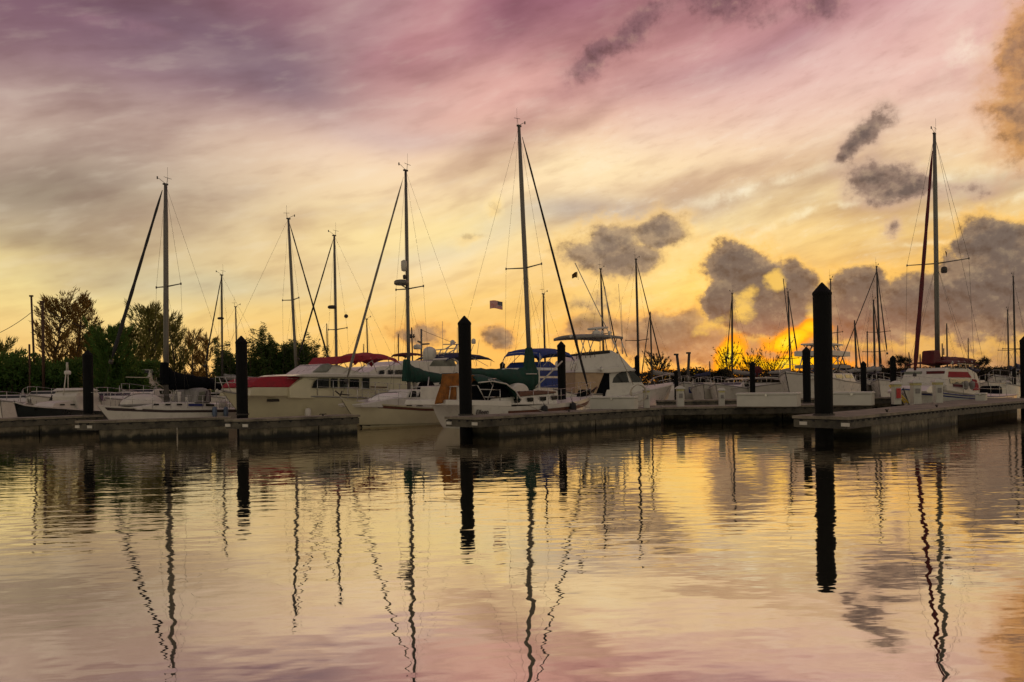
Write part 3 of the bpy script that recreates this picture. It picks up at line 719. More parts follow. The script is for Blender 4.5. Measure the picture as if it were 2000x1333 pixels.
def tree(px, ytop, wpx, D, style, lf, label, seed, ybot=None, n=1.0, gz=LZ, group='trees and bushes on the far bank'):
    rnd = random.Random(seed); top = at(px, ytop, D); H = top.z - gz; W = wpx * D / FPX / 2
    root = empty({'feather': 'casuarina_tree', 'dense': 'bush', 'bamboo': 'bamboo_clump', 'bare': 'bare_tree', 'palm': 'screw_pine'}[style], (top.x, D, gz))
    tag(root, label, {'dense': 'bush', 'bamboo': 'bamboo', 'palm': 'screw pine'}.get(style, 'tree'), group)
    vs = []; fs = []
    def leaf(p, d, s_, w_):
        d = d.normalized(); q = Vector((rnd.uniform(-1, 1), rnd.uniform(-1, 1), rnd.uniform(-1, 1))); c_ = d.cross(q)
        c_ = c_.normalized() * w_ if c_.length > 1e-5 else Vector((w_, 0, 0)); i = len(vs)
        vs.extend([p - c_, p + c_, p + d * s_]); fs.append((i, i + 1, i + 2))
    U = rnd.uniform; tk = MB(); z0 = 0 if ybot is None else max(0, at(px, ybot, D).z - gz)
    if style in ('feather', 'bare'):
        bend = U(-.06, .06) * H
        tp = [Vector((bend * (t / 6) ** 2 + U(-.02, .02) * H * (t > 0), U(-.02, .02) * H, H * .94 * t / 6)) for t in range(7)]
        tk.tube(tp, [max(.02, .022 * H * (1 - t / 6.6)) for t in range(7)], 6)
        nb = int(26 * n + 8)
        for i in range(nb):
            f = z0 / H + (1 - z0 / H) * (.10 + .88 * (i + U(0, 1)) / nb); j = min(int(f / .94 * 6), 5); b0 = tp[j].lerp(tp[j + 1], min(1, f / .94 * 6 - j)) if f < .94 else tp[6]
            ang = U(0, 2 * math.pi); prof = math.sin(min(1, (1.04 - f) * 1.9) * math.pi / 2) * (.55 + .45 * min(1, f * 2.5))
            ln = W * prof * U(.5, 1.0) + .2; dr = Vector((math.cos(ang), math.sin(ang), 0)); rise = U(.8, 1.8)
            br = [b0 + dr * ln * s_ + Vector((0, 0, ln * rise * s_ ** 1.4)) for s_ in (0, .35, .7, 1)]
            tk.tube(br, [.008 * H * (1 - f * .6), .006 * H * (1 - f * .6), .008, .004], 4, False)
            m_ = int((84 if style == 'feather' else 26) * (.5 + ln / max(W, .1)) * (1 if n > 1 else n + .2))
            for q_ in range(m_):
                s_ = U(.15, 1.08); k_ = min(int(s_ * 3), 2); pp = br[k_].lerp(br[k_ + 1], min(1.1, s_ * 3 - k_)); cl = .05 * H * U(.2, 1) * (1.2 - s_ * .5)
                pp = pp + Vector((U(-1, 1), U(-1, 1), U(-.8, .8))) * cl
                leaf(pp, dr * U(.2, 1) + Vector((U(-.4, .4), U(-.4, .4), U(.3, 1.5))), U(.24, .52), U(.02, .05) if style == 'feather' else U(.03, .06))
    elif style == 'dense':
        lobes = [(Vector((U(-.8, .8) * W, U(-.7, .7) * W, H * U(.25, .82))), U(.28, .52) * min(W, H)) for _ in range(int(11 * n + 6))]
        lobes = [(Vector((c_.x, c_.y, min(c_.z, H - r_ * .9))), r_) for c_, r_ in lobes] + [(Vector((U(-.2, .2) * W, 0, H * .72)), H * .27)]
        for c_, r_ in lobes:
            tk.tube([(c_.x * .2, c_.y * .2, 0), (c_.x * .6, c_.y * .6, c_.z * .5), c_], [.05, .035, .01], 5, False)
            for q_ in range(int(330 * (r_ / .9) ** 1.3) + 60):
                a_ = Vector((rnd.gauss(0, 1), rnd.gauss(0, 1), rnd.gauss(0, 1))).normalized(); rr = r_ * (U(.35, 1) ** .5) * (1 + .28 * mnoise.noise(a_ * 2.2 + c_))
                leaf(c_ + a_ * rr, a_ + Vector((U(-.8, .8), U(-.8, .8), U(-.3, .9))), U(.14, .30), U(.04, .09))
    elif style == 'bamboo':
        for q_ in range(int(15 * n)):
            x_ = U(-.85, .85) * W; y_ = U(-.5, .5) * W; h_ = H * U(.66, 1.0); ln_ = Vector((U(-.10, .10) * H, U(-.1, .1) * H, 0))
            cn = [Vector((x_, y_, 0)) + ln_ * (t / 5) ** 2 + Vector((0, 0, h_ * t / 5)) for t in range(6)]
            tk.tube(cn, [.035, .032, .03, .022, .014, .006], 5, False)
            for g_ in range(34):
                f = U(.12, 1); j = min(int(f * 5), 4); b0 = cn[j].lerp(cn[j + 1], f * 5 - j); rr = .42 * (1.15 - f * .7) * U(.3, 1); ang = U(0, 6.28)
                cc = b0 + Vector((math.cos(ang) * rr, math.sin(ang) * rr, U(-.1, .15)))
                for w_ in range(13): leaf(cc + Vector((U(-.16, .16), U(-.16, .16), U(-.16, .16))), Vector((U(-1, 1), U(-1, 1), U(-.6, .5))), U(.14, .28), U(.02, .04))
    else:                                                    # screw pine: forked limbs ending in rosettes
        def limb(p, d, ln, r_, lev):
            e_ = p + d * ln; tk.tube([p, p.lerp(e_, .5) + Vector((0, 0, ln * .05)), e_], [r_, r_ * .85, r_ * .7], 5, False)
            if lev:
                for _ in range(rnd.choice((2, 3))): limb(e_, (d + Vector((U(-.9, .9), U(-.9, .9), U(.0, .5)))).normalized(), ln * U(.6, .85), r_ * .65, lev - 1)
            else:
                for _ in range(34):
                    dd = Vector((rnd.gauss(0, 1), rnd.gauss(0, 1), rnd.gauss(.35, .8))); leaf(e_, dd, U(.45, .8), U(.03, .05))
        for _ in range(3): limb(Vector((U(-.2, .2) * W, 0, 0)), Vector((U(-.5, .5), U(-.3, .3), 1)).normalized(), H * .36, .09, 3)
    me = bpy.data.meshes.new('crown'); me.from_pydata([tuple(v) for v in vs], [], fs); me.materials.append(MATS[lf])
    link(bpy.data.objects.new('crown', me), root); tk.build('trunk', 'bark', root)
    return root
TR = [  # px, ytop, width px, distance, style, leaves, label
 (8, 668, 60, 64, 'feather', 'leaf_olive', 'thin feathery tree at the left edge', .7), (16, 690, 90, 61, 'dense', 'leaf_green', 'dark green bush at the left edge', 1.3),
 (55, 684, 84, 62, 'dense', 'leaf_green', 'tall dark green bush below the utility poles', 1.3), (98, 706, 64, 61, 'dense', 'leaf_green', 'low dark bush right of the utility poles', 1.1),
 (108, 588, 104, 67, 'feather', 'leaf_amber', 'tall amber casuarina just right of the utility poles', 1.7), (150, 583, 62, 69, 'feather', 'leaf_amber', 'slender tall casuarina second from the utility poles', 1.2),
 (184, 650, 44, 72, 'feather', 'leaf_amber', 'short amber casuarina behind the far left pile', .7), (142, 700, 80, 62, 'dense', 'leaf_green', 'broad bush left of the far left pile', 1.2),
 (185, 712, 60, 61, 'dense', 'leaf_olive', 'olive bush hidden partly by the far left pile', 1.0),
 (215, 652, 84, 58, 'feather', 'leaf_green', 'full green casuarina under the leaning furled sail', 2.0), (218, 690, 62, 58.6, 'dense', 'leaf_green', 'green bush at the foot of the full green casuarina', 1.2), (252, 648, 60, 68, 'feather', 'leaf_olive', 'bushy olive casuarina right of the full green one', 1.6),
 (290, 607, 92, 66, 'feather', 'leaf_olive', 'tall olive casuarina just left of the leftmost tall mast', 1.9), (340, 620, 70, 69, 'feather', 'leaf_olive', 'olive casuarina just right of the leftmost tall mast', 1.3),
 (300, 706, 70, 64, 'dense', 'leaf_green', 'dark bush behind the foot of the leftmost tall mast', 1.1), (372, 654, 52, 76, 'feather', 'leaf_amber', 'sparse amber casuarina between two sailboat masts', .6),
 (402, 662, 44, 78, 'feather', 'leaf_amber', 'thin amber casuarina beside the leaning mast', .5), (262, 716, 60, 60, 'dense', 'leaf_green', 'low green bush behind the white dinghy', 1.0),
 (440, 652, 40, 60, 'bamboo', 'leaf_bamboo', 'narrow bamboo clump left of the second pile', .8), (446, 690, 60, 61, 'dense', 'leaf_green', 'dark bush at the foot of the narrow bamboo', 1.0),
 (510, 634, 60, 60, 'bamboo', 'leaf_bamboo', 'tallest bamboo clump, right of the second pile', 1.2), (556, 650, 56, 61, 'bamboo', 'leaf_bamboo', 'bamboo clump behind the left mast of the crossing pair', 1.1), (596, 650, 50, 60, 'bamboo', 'leaf_bamboo', 'bamboo clump left of the red bimini', 1.1),
 (520, 670, 84, 61.5, 'dense', 'leaf_green', 'dark hedge bush below the tallest bamboo', 1.5), (585, 668, 74, 61.5, 'dense', 'leaf_green', 'dark hedge bush below the crossing masts', 1.4), (625, 672, 44, 63, 'bamboo', 'leaf_bamboo', 'small bamboo clump just left of the red bimini', .7),
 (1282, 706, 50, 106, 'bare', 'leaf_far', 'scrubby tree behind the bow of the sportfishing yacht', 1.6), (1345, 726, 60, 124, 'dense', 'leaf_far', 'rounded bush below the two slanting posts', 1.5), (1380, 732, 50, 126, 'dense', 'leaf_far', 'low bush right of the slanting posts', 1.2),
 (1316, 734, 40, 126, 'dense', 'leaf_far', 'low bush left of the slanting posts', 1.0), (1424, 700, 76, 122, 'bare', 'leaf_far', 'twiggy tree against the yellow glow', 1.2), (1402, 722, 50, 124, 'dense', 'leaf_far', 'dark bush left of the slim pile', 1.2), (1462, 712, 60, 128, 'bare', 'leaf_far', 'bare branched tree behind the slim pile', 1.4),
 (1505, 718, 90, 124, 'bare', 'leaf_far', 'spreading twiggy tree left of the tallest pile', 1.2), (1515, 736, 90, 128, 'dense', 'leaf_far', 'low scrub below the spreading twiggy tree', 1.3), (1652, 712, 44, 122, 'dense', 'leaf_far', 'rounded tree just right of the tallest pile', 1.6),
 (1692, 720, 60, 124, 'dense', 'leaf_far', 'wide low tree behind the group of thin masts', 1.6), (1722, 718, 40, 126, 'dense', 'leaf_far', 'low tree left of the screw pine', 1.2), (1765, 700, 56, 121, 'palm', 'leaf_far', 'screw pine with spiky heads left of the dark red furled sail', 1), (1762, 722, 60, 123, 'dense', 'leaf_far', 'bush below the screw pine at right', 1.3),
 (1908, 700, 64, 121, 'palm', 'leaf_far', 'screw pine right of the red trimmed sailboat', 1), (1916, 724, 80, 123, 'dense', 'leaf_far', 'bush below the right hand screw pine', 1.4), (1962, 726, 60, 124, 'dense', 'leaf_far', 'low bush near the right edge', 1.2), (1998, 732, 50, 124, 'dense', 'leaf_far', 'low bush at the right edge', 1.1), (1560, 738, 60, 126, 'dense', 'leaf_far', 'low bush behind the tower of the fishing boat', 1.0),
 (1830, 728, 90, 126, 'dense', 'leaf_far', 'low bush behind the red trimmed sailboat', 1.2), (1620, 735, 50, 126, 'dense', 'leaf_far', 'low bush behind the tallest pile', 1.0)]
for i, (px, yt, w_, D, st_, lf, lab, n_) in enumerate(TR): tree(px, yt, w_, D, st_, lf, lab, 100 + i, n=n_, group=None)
# the far wood behind everything reads as one low mass
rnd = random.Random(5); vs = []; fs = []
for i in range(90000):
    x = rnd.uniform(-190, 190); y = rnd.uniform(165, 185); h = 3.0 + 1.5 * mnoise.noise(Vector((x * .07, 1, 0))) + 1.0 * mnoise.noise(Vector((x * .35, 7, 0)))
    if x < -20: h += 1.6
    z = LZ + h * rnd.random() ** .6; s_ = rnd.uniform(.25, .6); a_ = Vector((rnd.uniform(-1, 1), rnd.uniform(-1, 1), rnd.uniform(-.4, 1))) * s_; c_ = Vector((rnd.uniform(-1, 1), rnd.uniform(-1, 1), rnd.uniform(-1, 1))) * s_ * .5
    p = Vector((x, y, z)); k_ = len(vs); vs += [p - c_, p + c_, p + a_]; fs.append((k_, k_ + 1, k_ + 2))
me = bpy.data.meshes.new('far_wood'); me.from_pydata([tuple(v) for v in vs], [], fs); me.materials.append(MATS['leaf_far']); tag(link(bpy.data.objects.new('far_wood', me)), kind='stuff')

# ---------------------------------------------------------------- poles and wires
def upole(px0, yt, px1, yb, D, w_, label, wires=()):
    a_ = at(px1, yb, D); t_ = at(px0, yt, D); t_.x = a_.x + (t_.x - a_.x) ; root = empty('utility_pole', (a_.x, D, LZ)); tag(root, label, 'utility pole')
    r_ = w_ / 2 * D / FPX; mb = MB(); mb.tube([(0, 0, 0), (t_.x - a_.x, 0, t_.z - LZ)], [r_ * 1.1, r_ * .85], 10); mb.build('pole', 'utility_wood', root)
    mb = MB(); z_ = t_.z - LZ - .12; mb.box((t_.x - a_.x - r_ * 1.5, -.08, z_), (t_.x - a_.x + r_ * 1.5, .08, z_ + .12)); mb.build('pole_top', 'utility_wood', root)
    for (q0, q1) in wires:
        A_ = at(*q0); B_ = at(*q1); mb = MB(); pts = []
        for i in range(13):
            t = i / 12; p = A_.lerp(B_, t); p.z -= .8 * 4 * t * (1 - t) * .5; pts.append(p - Vector((a_.x, D, LZ)))
        mb.tube(pts, .022, 4); mb.build('overhead_wire', 'wire', root)
    return root
upole(61, 577, 69, 720, 62, 4.2, 'leftmost of the two tall wooden utility poles', [((-60, 668, 62), (62, 610, 62))])
upole(83, 588, 85, 740, 60, 5.5, 'second tall wooden utility pole, thicker, holding the wire to the right', [((84, 604, 60), (330, 690, 66))])
p = at(58, 720, 60); t_ = at(57, 673, 60); mb = MB(); mb.lathe([(.075, LZ - p.z), (.07, t_.z - p.z), (.001, t_.z - p.z + .02)], (0, 0, 0), 8)
o = mb.build('wooden_post', 'utility_wood'); o.location = p; tag(o, 'short wooden post left of the utility poles', 'post')
for nm, x0, y0, x1, y1, lab in (('light_post', 1322, 693, 1332, 742, 'leaning pole, left one of the slanting pair before the grey cloud'), ('light_post', 1346, 690, 1341, 742, 'leaning pole, right one of the slanting pair before the grey cloud')):
    D = 100; a_ = at(x0, y0, D); b_ = at(x1, y1, D); root = empty(nm, (b_.x, D, 0)); tag(root, lab, 'pole')
    g = Vector((b_.x, D, LZ)); mb = MB(); foot = Vector(((b_.x - a_.x) * .2, 0, -1.5)); mb.tube([foot, (a_.x - b_.x, 0, a_.z)], [.22, .16], 8); mb.build('pole', 'alu_dark', root)
    mb = MB(); mb.box((a_.x - b_.x - .35, -.15, a_.z - .1), (a_.x - b_.x + .18, .15, a_.z + .12)); mb.build('lamp_head', 'alu_dark', root)

# ================================================================ boats near the docks
def B2(name, sp, bp, label, cat='sailboat', group=None):
    s_ = at(sp[0], 760, sp[1]); b_ = at(bp[0], 760, bp[1]); return Boat(name, (s_.x, s_.y), (b_.x, b_.y), label, cat, group)
def sheer(b, pts, B=2.6):
    out = []
    for px, py, o in pts: x, z = b.P(px, py, o * B / 2); out.append((x, z))
    out.sort(); return out
def vanes(mb, c, r, h): dome(mb, c, r, h)

# ---- sailboat with green covers, tallest mast, behind the middle dock
b = B2('sailboat', (882, 33.0), (1158, 40.0), 'white sailboat with green sail cover, green dodger and the tallest mast', 'sailboat')
SHB = 3.3
sh = sheer(b, [(868, 789, .72), (930, 791, .95), (1000, 795, 1), (1060, 791, .9), (1110, 784, .5), (1155, 770, 0)], SHB)
hull(b, SHB, sh, 'gelcoat', rail=None, over=1.3, so=.5, tr=.72, band=(.62, .80, 'teak', .18, .97), bulwark=.06)
BOATS = {'green': b}
# name on the quarter
def put_text(b, txt, x, z, size, y, m_='stripe', name='boat_name', ang=0.0):
    cu = bpy.data.curves.new(name, 'FONT'); cu.body = txt; cu.size = size; cu.extrude = .004; cu.shear = .25; cu.offset = .006
    tmp = bpy.data.objects.new('tmp', cu); COL.objects.link(tmp); bpy.context.view_layer.update()
    me = bpy.data.meshes.new_from_object(tmp.evaluated_get(bpy.context.evaluated_depsgraph_get())); bpy.data.objects.remove(tmp)
    me.materials.clear(); me.materials.append(MATS[m_]); o = link(bpy.data.objects.new(name, me), b.root)
    o.location = (x, y, z); o.rotation_euler = (R(90), 0, (0 if b.cs < 0 else math.pi) + ang); return o
tx, tz = b.P(937, 810, 1.45)
ty = b.pt(tx / b.L, tz / interp(sh, tx), b.cs)[1]; ty2 = b.pt((tx + .8) / b.L, tz / interp(sh, tx), b.cs)[1]
put_text(b, 'Eileen', tx, tz, .26, ty + b.cs * .03, ang=math.atan2((ty2 - ty), .8) if b.cs < 0 else 0)
# coachroof, forward box and portlights
cabin(b, [(958, 792), (962, 779), (1088, 768), (1090, 790)], .95, .82, 'gelcoat', 'coachroof')
cabin(b, [(1015, 770), (1017, 765), (1052, 763), (1087, 765), (1087, 768), (1015, 775)], .9, .88, 'teak', 'cabin_rail', bevel=.01)
for q in ((1009, 783), (1035, 781), (1060, 779), (1082, 777)):
    panel(b, 'portlight', 'glass', b.poly([(q[0] - 6, q[1] - 4), (q[0] + 6, q[1] - 4.5), (q[0] + 6, q[1] + 3.5), (q[0] - 4, q[1] + 4)], .92), .93, .02)
cabin(b, [(1000, 778), (1003, 757), (1016, 748), (1030, 750), (1036, 757), (1038, 775)], .55, .45, 'offwhite', 'covered_locker', bevel=.08)
mt, mbz = b.P(1013.5, 247), b.P(1037, 772)
rig(b, mbz, mt, .105, ((.475, 1.05),), 'alu', fore=b.P(1150, 764), fore_top=b.P(1020, 268), roll=(.0, .98), rr=.062, back=b.P(872, 780), chain=1.45)
covered_boom(b, [(*b.P(1044, 734), .62), (*b.P(1036, 738), .66), (*b.P(1010, 739), .40), (*b.P(975, 734), .28), (*b.P(940, 730), .22), (*b.P(905, 726), .13)], .26, 'green_canvas')
cabin(b, [(1030, 720), (1034, 680), (1041, 678), (1046, 700), (1047, 760), (1033, 762)], .16, .11, 'green_canvas', 'mast_boot', bevel=.03)
x, z = b.P(1031, 731); mb = MB(); mb.tube([(x - .45, b.cs * .30, z), (x + .25, b.cs * .30, z)], .022, 6); mb.build('cover_strap', 'offwhite', b.root)
tubes(b, 'whisker_pole', 'pale_spar', [[b.Q(1046, 757, .3), b.Q(1098, 706, .3)]], .035)
tubes(b, 'boom', 'alu', [[Vector((b.P(1037, 752)[0], 0, b.P(1037, 752)[1])), Vector((b.P(890, 734)[0], 0, b.P(890, 734)[1]))]], .07, 8)
# dodger and cockpit arch
x0, z0 = b.P(996, 775, .8); x1, z1 = b.P(915, 733, .8)
def dod(u, v):
    t = u; xx, zz = b.P(*[(1002, 778), (990, 757), (972, 740), (945, 731), (918, 730)][min(int(t * 4), 4)], .7); 
    j = min(int(t * 4), 3); f = t * 4 - j; Pn = [(1002, 778), (990, 757), (972, 740), (945, 731), (918, 730)]
    A_, C_2 = b.P(*Pn[j], .7), b.P(*Pn[j + 1], .7); xx, zz = lerp(A_[0], C_2[0], f), lerp(A_[1], C_2[1], f); y = lerp(-1.15, 1.15, v)
    return (xx, y, zz - .30 * (2 * v - 1) ** 4 * (.3 + u))
mb = MB(); mb.grid(dod, 16, 12, .03); mb.build('dodger', 'green_canvas', b.root)
tubes(b, 'dodger_edge', 'offwhite', [[Vector(dod(i / 12, .5 + b.cs * .5)) + Vector((0, b.cs * .02, .02)) for i in range(13)]], .028)
mb = MB()
for s_ in (1, -1):
    y_ = s_ * 1.12; V = lambda px, py: Vector((b.P(px, py, .9)[0], y_, b.P(px, py, .9)[1]))
    for A_, C_2 in (((925, 753), (943, 788)), ((959, 741), (943, 787)), ((947, 743), (956, 755)), ((929, 761), (969, 762)), ((938, 776), (968, 776)), ((969, 761), (969, 790)), ((945, 742), (961, 740)), ((870, 756), (925, 753)), ((872, 757), (868, 790)), ((905, 735), (899, 790))):
        mb.tube([V(*A_), V(*C_2)], .022, 6)
mb.build('cockpit_frame', 'steel', b.root)
wx, wz = b.P(966, 765, .5); mb = MB(); pts = []
for i in range(25): t = i / 24 * 2 * math.pi; pts.append((wx, math.cos(t) * .42, wz + math.sin(t) * .5))
mb.tube(pts, .025, 6, False)
for i in range(6): t = i / 6 * 6.283; mb.tube([(wx, 0, wz), (wx, math.cos(t) * .42, wz + math.sin(t) * .5)], .012, 5)
mb.build('steering_wheel', 'steel', b.root)
cabin(b, [(918, 790), (920, 752), (985, 752), (1000, 778), (1000, 792)], .85, .8, 'black_canvas', 'cockpit_enclosure', bevel=.02)
cabin(b, [(872, 792), (874, 781), (1000, 783), (1000, 795)], 1.25, 1.2, 'gelcoat', 'cockpit_coaming')
cabin(b, [(893, 790), (894, 754), (901, 754), (901, 790)], 1.1, 1.1, 'offwhite', 'helm_locker')
rail_line(b, .24, .93, .62, 7, bowclose=True)
tubes(b, 'bowsprit', 'teak', [[b.Q(1140, 776, 0), b.Q(1166, 757, 0)]], .05, 8)
tubes(b, 'anchor', 'alu_dark', [[b.Q(1146, 776, .1), b.Q(1163, 758, .1), b.Q(1158, 768, .1)], [b.Q(1163, 758, .3), b.Q(1163, 758, -.2)]], .03)
cabin(b, [(1135, 782), (1139, 763), (1147, 761), (1150, 776)], .18, .14, 'black_canvas', 'windlass_cover', bevel=.03)
for i, q in enumerate((1058, 1105)):
    x, z = b.P(q, 795, 1.6 if i == 0 else 1.2); t = x / b.L; y = b.pt(t, .7, b.cs, .13)[1]; zt = interp(sh, x)
    mb = MB(); mb.lathe([(.02, .02), (.13, -.04), (.15, -.2), (.15, -.5), (.12, -.62), (.02, -.66)], (x, y, zt - .02), 12); mb.tube([(x, y, zt - .02), (x, y * .9, zt + .25)], .01, 4); mb.build('fender', 'rubber', b.root)
# things carried on the boat
V = lambda px, py, o: b.Q(px, py, o)
def cloth(name, mm, corners, label, cat, world_b, bulge=.05, seed=3):
    rnd = random.Random(seed); C4 = [Vector(c) for c in corners]; mb = MB()
    def fn(u, v):
        p = C4[0].lerp(C4[1], u).lerp(C4[3].lerp(C4[2], u), v); return (p.x + .05 * math.sin(v * 5), p.y + bulge * math.sin(u * 11 + v * 2) + .03 * math.sin(u * 23), p.z)
    vs = []; nu, nv = 14, 10; W = nv + 1
    for s_ in (0, .02):
        for i in range(nu + 1):
            for j in range(nv + 1): p = fn(i / nu, j / nv); vs.append((p[0], p[1] + s_, p[2]))
    fs = [(i * W + j, (i + 1) * W + j, (i + 1) * W + j + 1, i * W + j + 1) for i in range(nu) for j in range(nv)]; N_ = (nu + 1) * W
    fs += [tuple(q + N_ for q in f[::-1]) for f in fs]; rim = [i * W for i in range(nu + 1)] + [nu * W + j for j in range(1, W)] + [i * W + nv for i in range(nu - 1, -1, -1)] + [j for j in range(nv - 1, 0, -1)]
    fs += [(rim[i], rim[i - 1], rim[i - 1] + N_, rim[i] + N_) for i in range(len(rim))]
    mb.add(vs, fs, True); o = mb.build(name, mm); o.matrix_world = world_b.root.matrix_basis.copy(); tag(o, label, cat); return o
cloth('sun_awning', 'orange_cloth', [V(864, 731, .95), V(898, 729, .95), V(893, 783, 1.05), V(853, 790, 1.05)], 'orange cloth hung over the stern rail left of the middle pile', 'cloth', b)
cloth('sun_awning', 'orange_cloth', [V(900, 730, .8), V(946, 736, .8), V(942, 738, .8), V(904, 757, .8)], 'yellow brown triangle of cloth right of the middle pile', 'cloth', b, .02)
# flags
def flag_us(P0, P1, h, name, label):
    mb = MB(); A_, C_2 = Vector(P0), Vector(P1); d = C_2 - A_; n_ = 26
    def pt_(u, v): p = A_ + d * u; return Vector((p.x, p.y + .035 * math.sin(u * 7), p.z - h * v + .03 * math.sin(u * 5)))
    for st_ in range(13):
        for i in range(n_):
            u0, u1 = i / n_, (i + 1) / n_; v0, v1 = st_ / 13, (st_ + 1) / 13; can = st_ < 7 and u0 >= .6 - 1e-6; mb.cm = 2 if can else (0 if st_ % 2 == 0 else 1)
            for e in (0, .006):
                q = [pt_(u0, v0), pt_(u1, v0), pt_(u1, v1), pt_(u0, v1)]
                for w_ in q: w_.y += e
                mb.add(q, [(0, 1, 2, 3)] if e else [(3, 2, 1, 0)])
    mb.cm = 1
    for r_ in range(9):
        for c_ in range(6 if r_ % 2 == 0 else 5):
            u = .6 + .4 * ((c_ + (.5 if r_ % 2 == 0 else 1)) / 6); v = 7 / 13 * (r_ + .5) / 9; p = pt_(u, v); s_ = .008
            mb.add([(p.x - s_, p.y - .004, p.z), (p.x, p.y - .004, p.z - s_), (p.x + s_, p.y - .004, p.z), (p.x, p.y - .004, p.z + s_)], [(0, 1, 2, 3)])
    o = mb.build(name, ['flag_red', 'flag_white', 'navy']); tag(o, label, 'flag'); return o
mat('flag_white', (.62, .56, .52), .8); mat('flag_red', (.50, .02, .03), .8)
flag_us(at(956.5, 588, 36.5), at(981.5, 588.5, 36.5), 15.5 * 36.5 / FPX, 'flag', 'striped red and white flag with a starry blue canton flying left of the tallest mast')
mb = MB(); A_ = at(1127, 530, 38); mb.grid(lambda u, v: (A_.x - .24 * u, A_.y + .03 * math.sin(u * 6), A_.z - .04 - .08 * u * (1 - v) - v * .26 + .03 * math.sin(u * 5)), 8, 5, .012)
mb.tube([(A_.x, A_.y, A_.z), (A_.x + .06, A_.y, A_.z - .42)], .008, 4)
tag(mb.build('flag', 'tan_dark' if 'tan_dark' in MATS else mat('tan_dark', (.16, .09, .02), .9)), 'small brown flag fluttering above the outrigger of the sportfishing yacht', 'flag')

b4 = BOATS['green']
for (t, k_, d_) in ((.30, 6.0, 0), (.62, 9.5, 0), (.9, 12.5, 0)):
    p = Vector(b4.pt(t, 1, b4.cs, 0)); q = b4.root.matrix_basis.inverted() @ Vector((xy(930, 815.5) + Vector((.707, .707)) * k_).to_3d() + Vector((-.2, .2, DK + .05)))
    m_ = p.lerp(q, .5) - Vector((0, 0, .25)); mb = MB(); mb.tube([p, p.lerp(m_, .5) - Vector((0, 0, .06)), m_, m_.lerp(q, .5), q], .014, 5); mb.build('mooring_line', 'rope', b4.root)
# ---- cream sailboat with raked bow, silver furled sail
b = B2('sailboat', (958, 41.5), (664, 34.6), 'cream hulled sailboat with bow out to the left and a pale furled headsail')
sh = sheer(b, [(664, 776, 0), (700, 783, .55), (760, 789, .95), (830, 796, 1), (950, 797, .7)], 3.1)
hull(b, 3.1, sh, 'cream', rail=None, over=1.1, so=.6, tr=.6, band=(.80, .93, 'teak', .10, .86), bulwark=.05)
cabin(b, [(705, 790), (770, 778), (790, 776), (900, 776), (900, 798), (710, 796)], .85, .78, 'gelcoat', 'coachroof')
for q in (799, 820): panel(b, 'portlight', 'glass', b.poly([(q - 5, 790), (q + 5, 790), (q + 5, 793.5), (q - 5, 793.5)], .84), .85, .02)
mt, mbz = b.P(792.5, 334), b.P(799, 778)
rig(b, mbz, mt, .085, ((.48, .95),), 'alu', fore=b.P(670, 768), fore_top=b.P(788, 346), roll=(.02, .93), rr=.062, back=b.P(950, 775), chain=1.3, roll_m='sail_grey')
# radar and dome on the mast
x, z = b.P(784, 552); mb = MB(); dome(mb, (x, 0, z), .34, .24); mb.tube([(x, 0, z - .12), (x - .25, 0, z - .22), b.Q(797, 562, 0)], .03, 6); mb.build('radar_dome', 'alu', b.root)
x, z = b.P(789, 519); mb = MB(); mb.lathe([(.01, -.28), (.12, -.24), (.14, 0), (.13, .2), (.02, .26)], (x, 0, z), 12); mb.tube([(x, 0, z), (x - .2, 0, z)], .02, 5); mb.build('radar_reflector', 'pale_spar', b.root)
x, z = b.P(790, 541); mb = MB(); mb.lathe([(.01, -.12), (.07, -.10), (.08, .06), (.02, .1)], (x, 0, z), 10); mb.tube([(x, 0, z), (x - .16, 0, z)], .015, 5); mb.build('steaming_light', 'alu_dark', b.root)
covered_boom(b, [(*b.P(795, 727), .52), (*b.P(806, 731), .38), (*b.P(830, 736), .26), (*b.P(860, 739), .22), (*b.P(893, 736), .19)], .22, 'green_canvas', seed=4)
cabin(b, [(791, 745), (793, 702), (801, 702), (806, 722), (803, 745)], .13, .10, 'green_canvas', 'mast_boot', bevel=.03)
# upturned dinghy on the foredeck
def dinghy(b, p0, p1, w_, h_, mm, label, off=0.0, wr=None):
    A_ = Vector((*[b.P(*p0, off)[0]], off * b.cs, b.P(*p0, off)[1])); C_2 = Vector((b.P(*p1, off)[0], off * b.cs, b.P(*p1, off)[1])); d = C_2 - A_; L_ = d.length
    mb = MB(); nu, nv = 14, 10
    def fn(u, v):
        s_ = math.sin(min(1, u * 2.6 + .12) * math.pi / 2) * (1 - max(0, (u - .55) / .45) ** 2.4 * .92); a_ = math.pi * v; p = A_ + d * u
        return (p.x, p.y + math.cos(a_) * w_ * s_, p.z + math.sin(a_) * h_ * (s_ * .9 + .1))
    mb.grid(fn, nu, nv); ends = [fn(0, j / nv) for j in range(nv + 1)]; mb.add(ends, [tuple(range(nv + 1))])
    bot = [fn(i / nu, 0) for i in range(nu + 1)] + [fn(i / nu, 1) for i in range(nu, -1, -1)]; mb.add(bot, [tuple(range(len(bot)))])
    root = empty('dinghy'); root.matrix_world = b.root.matrix_basis.copy(); tag(root, label, 'dinghy'); mb.build('hull', mm, root)
    mb = MB()
    for v in (0, 1): mb.tube([fn(i / nu, v) for i in range(nu + 1)], .045, 6)
    mb.build('gunwale', 'grey_canvas', root)
    mb = MB(); mb.tube([Vector(fn(i / 8 * .9, .5)) + Vector((0, 0, .02)) for i in range(9)], .02, 5); mb.build('keel_strip', 'grey_canvas', root); return root
dinghy(b, (800, 786), (716, 790), .62, .46, mat('dinghy_white', (.72, .70, .66), .35, var=.04), 'white dinghy upside down on the foredeck of the cream sailboat')
